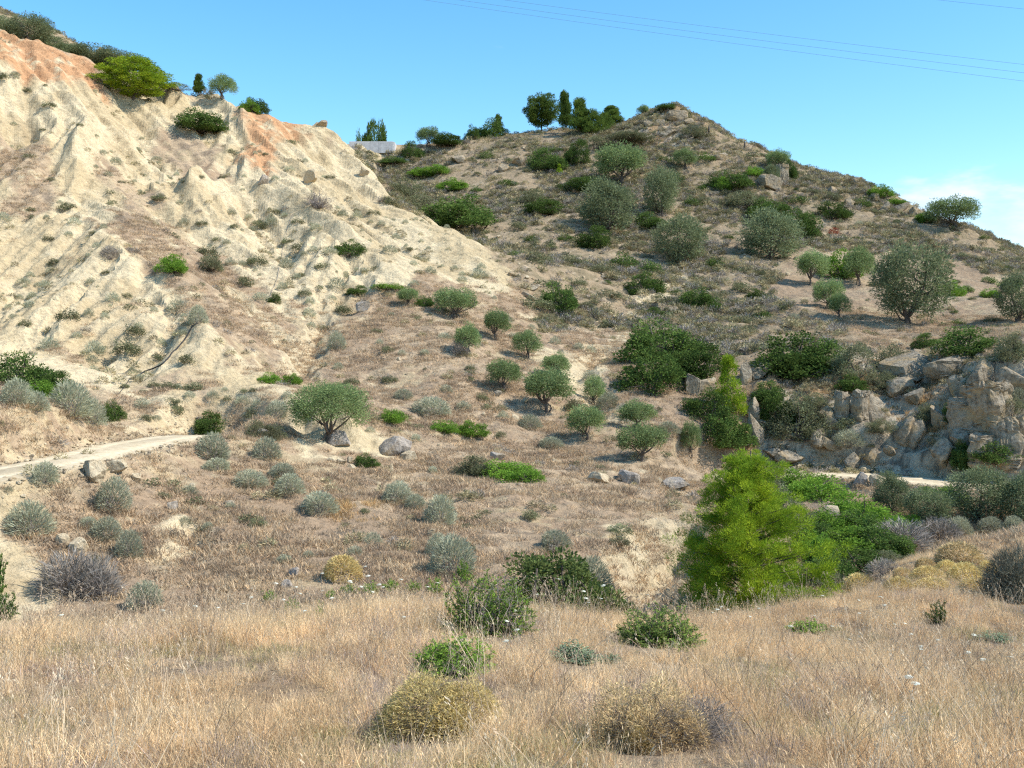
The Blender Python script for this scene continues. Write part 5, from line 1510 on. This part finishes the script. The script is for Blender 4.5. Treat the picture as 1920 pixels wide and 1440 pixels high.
# ------------------------------------------------------------------ ground cover nobody could count, scattered as instances
def scatter(name, meshes, pts, scale, rotz, lean=None, pick=None, seed=0, up=None):
    """One object of kind stuff: copies of a few small meshes on the given points."""
    g = np.random.default_rng(seed)
    n = len(pts)
    bag = bpy.data.collections.new(name + "_pieces")
    for k, me in enumerate(meshes):
        bag.objects.link(bpy.data.objects.new(f"{name}_{k:02d}_piece", me))
    me = bpy.data.meshes.new(name)
    me.vertices.add(n); me.vertices.foreach_set("co", np.asarray(pts, np.float32).ravel())
    rot = np.zeros((n, 3), np.float32); rot[:, 2] = rotz
    if lean is not None: rot[:, :2] = lean
    a = me.attributes.new("turn", 'FLOAT_VECTOR', 'POINT'); a.data.foreach_set("vector", rot.ravel())
    sc = np.asarray(scale, np.float32)
    if sc.ndim == 1: sc = np.repeat(sc[:, None], 3, 1)
    a = me.attributes.new("size", 'FLOAT_VECTOR', 'POINT'); a.data.foreach_set("vector", np.ascontiguousarray(sc, np.float32).ravel())
    a = me.attributes.new("which", 'INT', 'POINT'); a.data.foreach_set("value", (g.integers(0, len(meshes), n) if pick is None else pick).astype(np.int32))
    o = link(name, me); tag(o, kind="stuff")
    t = bpy.data.node_groups.new(name + "_scatter", 'GeometryNodeTree')
    t.interface.new_socket("Geometry", in_out='INPUT', socket_type='NodeSocketGeometry')
    t.interface.new_socket("Geometry", in_out='OUTPUT', socket_type='NodeSocketGeometry')
    gi, go = t.nodes.new("NodeGroupInput"), t.nodes.new("NodeGroupOutput")
    iop = t.nodes.new("GeometryNodeInstanceOnPoints"); ci = t.nodes.new("GeometryNodeCollectionInfo")
    ci.inputs["Collection"].default_value = bag
    ci.inputs["Separate Children"].default_value = True; ci.inputs["Reset Children"].default_value = True
    def attr(nm, ty):
        q = t.nodes.new("GeometryNodeInputNamedAttribute"); q.data_type = ty; q.inputs["Name"].default_value = nm; return q.outputs["Attribute"]
    t.links.new(gi.outputs[0], iop.inputs["Points"]); t.links.new(ci.outputs[0], iop.inputs["Instance"])
    iop.inputs["Pick Instance"].default_value = True
    t.links.new(attr("which", 'INT'), iop.inputs["Instance Index"])
    t.links.new(attr("turn", 'FLOAT_VECTOR'), iop.inputs["Rotation"])
    t.links.new(attr("size", 'FLOAT_VECTOR'), iop.inputs["Scale"])
    t.links.new(iop.outputs[0], go.inputs[0])
    md = o.modifiers.new("scatter", 'NODES'); md.node_group = t
    return o

def grass_clump(seed, n, radius, h, width, mat, lean=0.35, heads=0.0, bendy=0.35):
    g = np.random.default_rng(seed)
    a = g.random(n) * 2 * math.pi; r = radius * np.sqrt(g.random(n))
    foot = np.stack([r * np.cos(a), r * np.sin(a), np.full(n, -0.03)], 1)
    d = unit(np.stack([g.normal(size=n) * lean, g.normal(size=n) * lean, np.ones(n)], 1))
    ln = h * (0.45 + 0.75 * g.random(n) ** 1.3)
    side = unit(np.cross(d, g.normal(size=(n, 3)))) * (width * (0.6 + 0.8 * g.random(n)))[:, None] / 2
    droop = g.normal(size=(n, 3)) * np.array([1, 1, 0.1]) * bendy * ln[:, None] * 0.5
    mid = foot + d * ln[:, None] * 0.55 + droop * 0.3
    tip = foot + d * ln[:, None] * 0.95 + droop
    V = np.stack([foot - side, foot + side, mid + side * 0.8, mid - side * 0.8, tip], 1).reshape(-1, 3)
    b = np.arange(n)[:, None] * 5
    Fq, Ft = b + np.array([[0, 1, 2, 3]]), b + np.array([[3, 2, 4]])
    tint = 1 + 0.3 * (g.random((n, 1)) * 2 - 1) + np.array([[0.05, 0, -0.05]]) * g.normal(size=(n, 1))
    tint = np.repeat(tint, 5, 0)
    faces = [Fq, Ft]
    if heads:
        k = g.random(n) < heads
        c = tip[k] - d[k] * 0.02
        HV, HF = blades(c, d[k] + droop[k] * 1.5 + g.normal(size=(k.sum(), 3)) * 0.2, np.full(k.sum(), 0.035), np.full(k.sum(), width * 2.2), g)
        faces = [np.concatenate([Fq, HF + len(V)]), Ft]
        V = np.concatenate([V, HV]); tint = np.concatenate([tint, np.ones((len(HV), 3)) * 1.08])
    return make_mesh("grass_clump", V, faces, mat, False, tint)

def lay(n, x0, x1, y0, y1, accept, seed):
    g = np.random.default_rng(seed)
    x, y = g.uniform(x0, x1, n), g.uniform(y0, y1, n)
    keep = (np.abs(x) < 0.62 * (y + APEX)) & (np.abs(x) < 0.56 * y + 3.0)
    x, y = x[keep], y[keep]
    k = g.random(len(x)) < accept(x, y)
    x, y = x[k], y[k]
    return np.stack([x, y, ground(x, y)], 1), g

seen_mask = (GY > 3)
horizon_ = np.maximum.accumulate((GZ - CAM[2]) / GY, axis=0)
VISIBLE = ((GZ + 1.0 - CAM[2]) / GY >= horizon_ - 0.004)       # ground with any hope of being looked at
grassy = np.clip(1 - clay * (1 - 0.85 * gclay) - rocky * 0.75 - scrub * 0.8, 0, 1) * (1 - np.clip(on_road * 1.5, 0, 1)) * (1 - 0.8 * bare_spot)
L_ = lambda f: (lambda x, y: lookup(f, x, y))

# the meadow at the viewer's feet
FEET = np.array(NEAR_FEET)
def clearing(x, y):
    """1 in the open, down to 0 under and just before a plant."""
    out_ = np.ones(x.shape)
    for fx, fy, fr in FEET:
        if fy > 50: continue
        dirn = math.hypot(fx, fy)
        ux, uy = fx / dirn, fy / dirn
        dx, dy = x - fx, y - fy
        along = dx * ux + dy * uy; across = dx * uy - dy * ux
        along = np.where(along < 0, along / (fr * 1.15 + 0.75), along / (fr * 0.8))
        out_ = np.minimum(out_, np.hypot(along, across / (fr * 0.95)))
    return smooth(0.55, 1.25, out_)
patch = lambda x, y: fbm(x / 1.6, y / 1.6, 71)
M_STRAWG = leaf_mat("olive_straw", (0.52, 0.46, 0.22), 0.25, 0.35, (0.40, 0.34, 0.17))
M_STALK = leaf_mat("pale_stalk", (0.80, 0.66, 0.46), 0.2, 0.3, (0.42, 0.30, 0.20))
near_clumps = [grass_clump(400 + k, 60, 0.20, 0.30, 0.0042, M_STRAW, 0.42, 0.30) for k in range(5)] + [grass_clump(410 + k, 46, 0.16, 0.44, 0.0036, M_STRAW, 0.25, 0.45) for k in range(2)] + [grass_clump(415 + k, 70, 0.24, 0.17, 0.005, M_STRAW, 0.9, 0.2, 0.6) for k in range(2)] + [grass_clump(418 + k, 55, 0.20, 0.27, 0.0042, M_STRAWP, 0.6, 0.2) for k in range(3)] + [grass_clump(422 + k, 60, 0.20, 0.20, 0.0048, M_STRAWG, 0.7, 0.0) for k in range(2)]
pts, g = lay(46000, -14, 14, 3.6, 24, lambda x, y: 0.95 * (0.45 + 0.55 * smooth(0.3, 0.6, patch(x, y))) * (lookup(VISIBLE.astype(float), x, y) > 0), 501)
cl_ = clearing(pts[:, 0], pts[:, 1]); pts, cl_ = pts[cl_ > 0.15], cl_[cl_ > 0.15]
pn = patch(pts[:, 0], pts[:, 1])
sc = g.uniform(0.5, 1.15, len(pts)) * (0.45 + 0.85 * pn) * (0.5 + 0.5 * cl_)
mauve = g.random(len(pts)) < 0.36 * smooth(0.46, 0.62, fbm(pts[:, 0] / 0.9, pts[:, 1] / 2.2, 79))
scatter("dry_grass", near_clumps, pts, sc, g.uniform(0, 6.28, len(pts)), g.normal(size=(len(pts), 2)) * 0.16, pick=np.where(g.random(len(pts)) < 0.6 * smooth(0.54, 0.64, fbm(pts[:, 0] / 1.3 + 40, pts[:, 1] / 1.3, 80)), g.integers(12, 14, len(pts)), np.where(mauve, g.integers(9, 12, len(pts)), g.integers(0, 9, len(pts)))), seed=1)
def stalks(seed, n, h):
    g = np.random.default_rng(seed); parts = []; T = []
    for k in range(n):
        tip = np.array([g.normal() * 0.35, g.normal() * 0.35, 1.0]) * h * g.uniform(0.6, 1.1)
        f0 = np.array([g.normal() * 0.15, g.normal() * 0.15, -0.02])
        b = bent(f0, f0 + tip, g, 6, 0.25)
        parts.append(tube(b, [0.0026, 0.0024, 0.0021, 0.0018, 0.0015, 0.001], 3))
        c = b[-1] + g.normal(size=(7, 3)) * np.array([0.008, 0.008, 0.022]); 
        parts.append(blades(c, np.tile(b[-1] - b[-2], (7, 1)) + g.normal(size=(7, 3)) * 0.02, np.full(7, 0.028), np.full(7, 0.006), g))
    V, Fq = join(parts)
    return make_mesh("dry_stalk", V, Fq, M_STALK, False, np.ones((len(V), 3)) * 0.95)
pts, g = lay(5200, -13, 15, 4.2, 22, lambda x, y: 0.15 + 0.85 * smooth(0.5, 0.65, fbm(x / 1.1, y / 1.1, 83)), 512)
pts = pts[clearing(pts[:, 0], pts[:, 1]) > 0.5]
scatter("dry_stalks", [stalks(450 + k, 5, 0.55) for k in range(4)], pts, g.uniform(0.6, 1.2, len(pts)), g.uniform(0, 6.28, len(pts)), seed=12)
pts, g = lay(34000, 3, 30, 19, 52, lambda x, y: 0.85 * (lookup(VISIBLE.astype(float), x, y) > 0) * (lookup(PX, x, y) > 1330), 502)
scatter("dry_grass", [grass_clump(420 + k, 44, 0.32, 0.30, 0.012, M_STRAW, 0.5) for k in range(4)], pts, g.uniform(0.3, 0.75, len(pts)) * (0.3 + 0.7 * clearing(pts[:, 0], pts[:, 1])), g.uniform(0, 6.28, len(pts)), seed=2)
# grass of the slopes beyond the gully
far_clumps = [grass_clump(430 + k, 46, 0.42, 0.24, 0.022, M_STRAW2, 0.75) for k in range(5)]
pts, g = lay(170000, -60, 60, 30, 112, lambda x, y: lookup(grassy * VISIBLE, x, y) * (0.12 + 0.88 * smooth(0.35, 0.6, fbm(x / 3, y / 3, 72))) * np.clip(1.25 - y / 130, 0.2, 1), 503)
scatter("slope_grass", far_clumps, pts, g.uniform(0.6, 1.3, len(pts)), g.uniform(0, 6.28, len(pts)), seed=3)
# low scrub of the hill
scrub_meshes = [tuft(500 + k, M_SCRUB, 130, 0.26, 0.06, 0.3, 0.4)[0][1] for k in range(4)] + [dome(510, M_DULL, 14, 12, (0.17, 0.09), 0.2, stems=False)[0][1], tuft(515, M_GREY, 130, 0.3, 0.045, 0.3)[0][1]]
pts, g = lay(150000, -118, 110, 85, 218, lambda x, y: lookup(scrub * VISIBLE, x, y) * (0.12 + 0.88 * smooth(0.40, 0.56, fbm(x / 8, y / 8, 73))) * 0.8, 504)
k = g.random(len(pts)); which = np.where(k < 0.55, g.integers(0, 4, len(pts)), np.where(k < 0.75, 4, 5))
w_ = 0.4 + 1.1 * g.random(len(pts)) ** 1.5; scatter("low_scrub", scrub_meshes, pts, np.stack([w_, w_, w_ * g.uniform(0.45, 0.8, len(pts))], 1), g.uniform(0, 6.28, len(pts)), pick=which, seed=4)
print("low scrub", len(pts))
# dry low scrub elsewhere: terrace, bank, cliff, meadow margins
pts, g = lay(60000, -60, 75, 30, 120, lambda x, y: np.clip(lookup((rocky * 0.8 + grassy * 0.10 * (GY > 38) + bad * 0.02) * VISIBLE, x, y), 0, 1) * smooth(0.5, 0.62, fbm(x / 3.5, y / 3.5, 74)), 505)
w_ = g.uniform(0.35, 0.9, len(pts)); scatter("low_scrub", scrub_meshes, pts, np.stack([w_, w_, w_ * 0.6], 1), g.uniform(0, 6.28, len(pts)), seed=5)
# orange dry grass hanging between the crags
ORANGE = leaf_mat("orange_straw", (0.54, 0.36, 0.17), 0.25, 0.3, (0.44, 0.30, 0.15))
gold = blur(zone([poly("1730,690 1790,700 1790,800 1840,860 1760,830 1720,790"), poly("1560,700 1640,690 1640,720 1570,730"), poly("640,940 720,930 720,1000 650,1000"), poly("1070,755 1120,760 1120,790 1070,790")]), 2)
pts, g = lay(60000, -30, 60, 35, 95, lambda x, y: lookup(gold * VISIBLE, x, y) * 0.55, 508)
scatter("orange_grass", [grass_clump(440 + k, 46, 0.35, 0.36, 0.022, ORANGE, 0.6) for k in range(3)], pts, g.uniform(0.6, 1.3, len(pts)), g.uniform(0, 6.28, len(pts)), seed=8)
# tiny tufts caught in the rills of the clay
rill = np.clip(-(sharp(g2) * 0.5 + g1 * 0.5), 0, 1)
pts, g = lay(90000, -75, 30, 58, 150, lambda x, y: lookup((bad > 0.5) * VISIBLE * (0.012 + 0.34 * rill), x, y) * smooth(0.42, 0.62, fbm(x / 8, y / 8, 75)), 506)
w_ = 0.2 + 0.75 * g.random(len(pts)) ** 2; scatter("clay_tufts", [TEMPLATES["small_sage"][k][0][1] for k in range(3)] + scrub_meshes[:3], pts, np.stack([w_, w_, w_ * 0.65], 1), g.uniform(0, 6.28, len(pts)), seed=6)
print("clay tufts", len(pts))
# stones
stone_meshes = [rock_mesh(600 + k, M_CLAYROCK if k < 3 else M_ROCK, 8, 2, 0.03, 0.3) for k in range(6)]
pts, g = lay(60000, -60, 110, 30, 215, lambda x, y: np.clip(lookup((scrub * 0.10 + rocky * 0.6 + 0.03 * grassy * (GY > 40)) * VISIBLE, x, y), 0, 1) * smooth(0.45, 0.62, fbm(x / 5, y / 5, 76)), 507)
w_ = 0.12 + 0.45 * g.random(len(pts)) ** 3 + 0.0008 * pts[:, 1]; scatter("stones", stone_meshes, pts - np.array([0, 0, 0.05]), np.stack([w_, w_ * 0.8, w_ * g.uniform(0.4, 0.9, len(pts))], 1), g.uniform(0, 6.28, len(pts)), seed=7)
print("stones", len(pts))

# gravel and weeds along the edges of the track
pts, g = lay(60000, -30, 45, 32, 78, lambda x, y: lookup(((rd > ROAD_HALF - 0.5) & (rd < ROAD_HALF + 0.9)) * VISIBLE * 1.0, x, y) * 0.7, 509)
w_ = 0.05 + 0.16 * g.random(len(pts)) ** 2; scatter("gravel", stone_meshes, pts, np.stack([w_, w_ * 0.8, w_ * 0.6], 1), g.uniform(0, 6.28, len(pts)), seed=9)
pts, g = lay(40000, -30, 45, 32, 78, lambda x, y: lookup(((rd > ROAD_HALF - 0.2) & (rd < ROAD_HALF + 1.3)) * VISIBLE * 1.0, x, y) * 0.35 * smooth(0.4, 0.6, fbm(x / 2, y / 2, 78)), 510)
scatter("verge_grass", far_clumps, pts, g.uniform(0.4, 1.0, len(pts)), g.uniform(0, 6.28, len(pts)), seed=10)
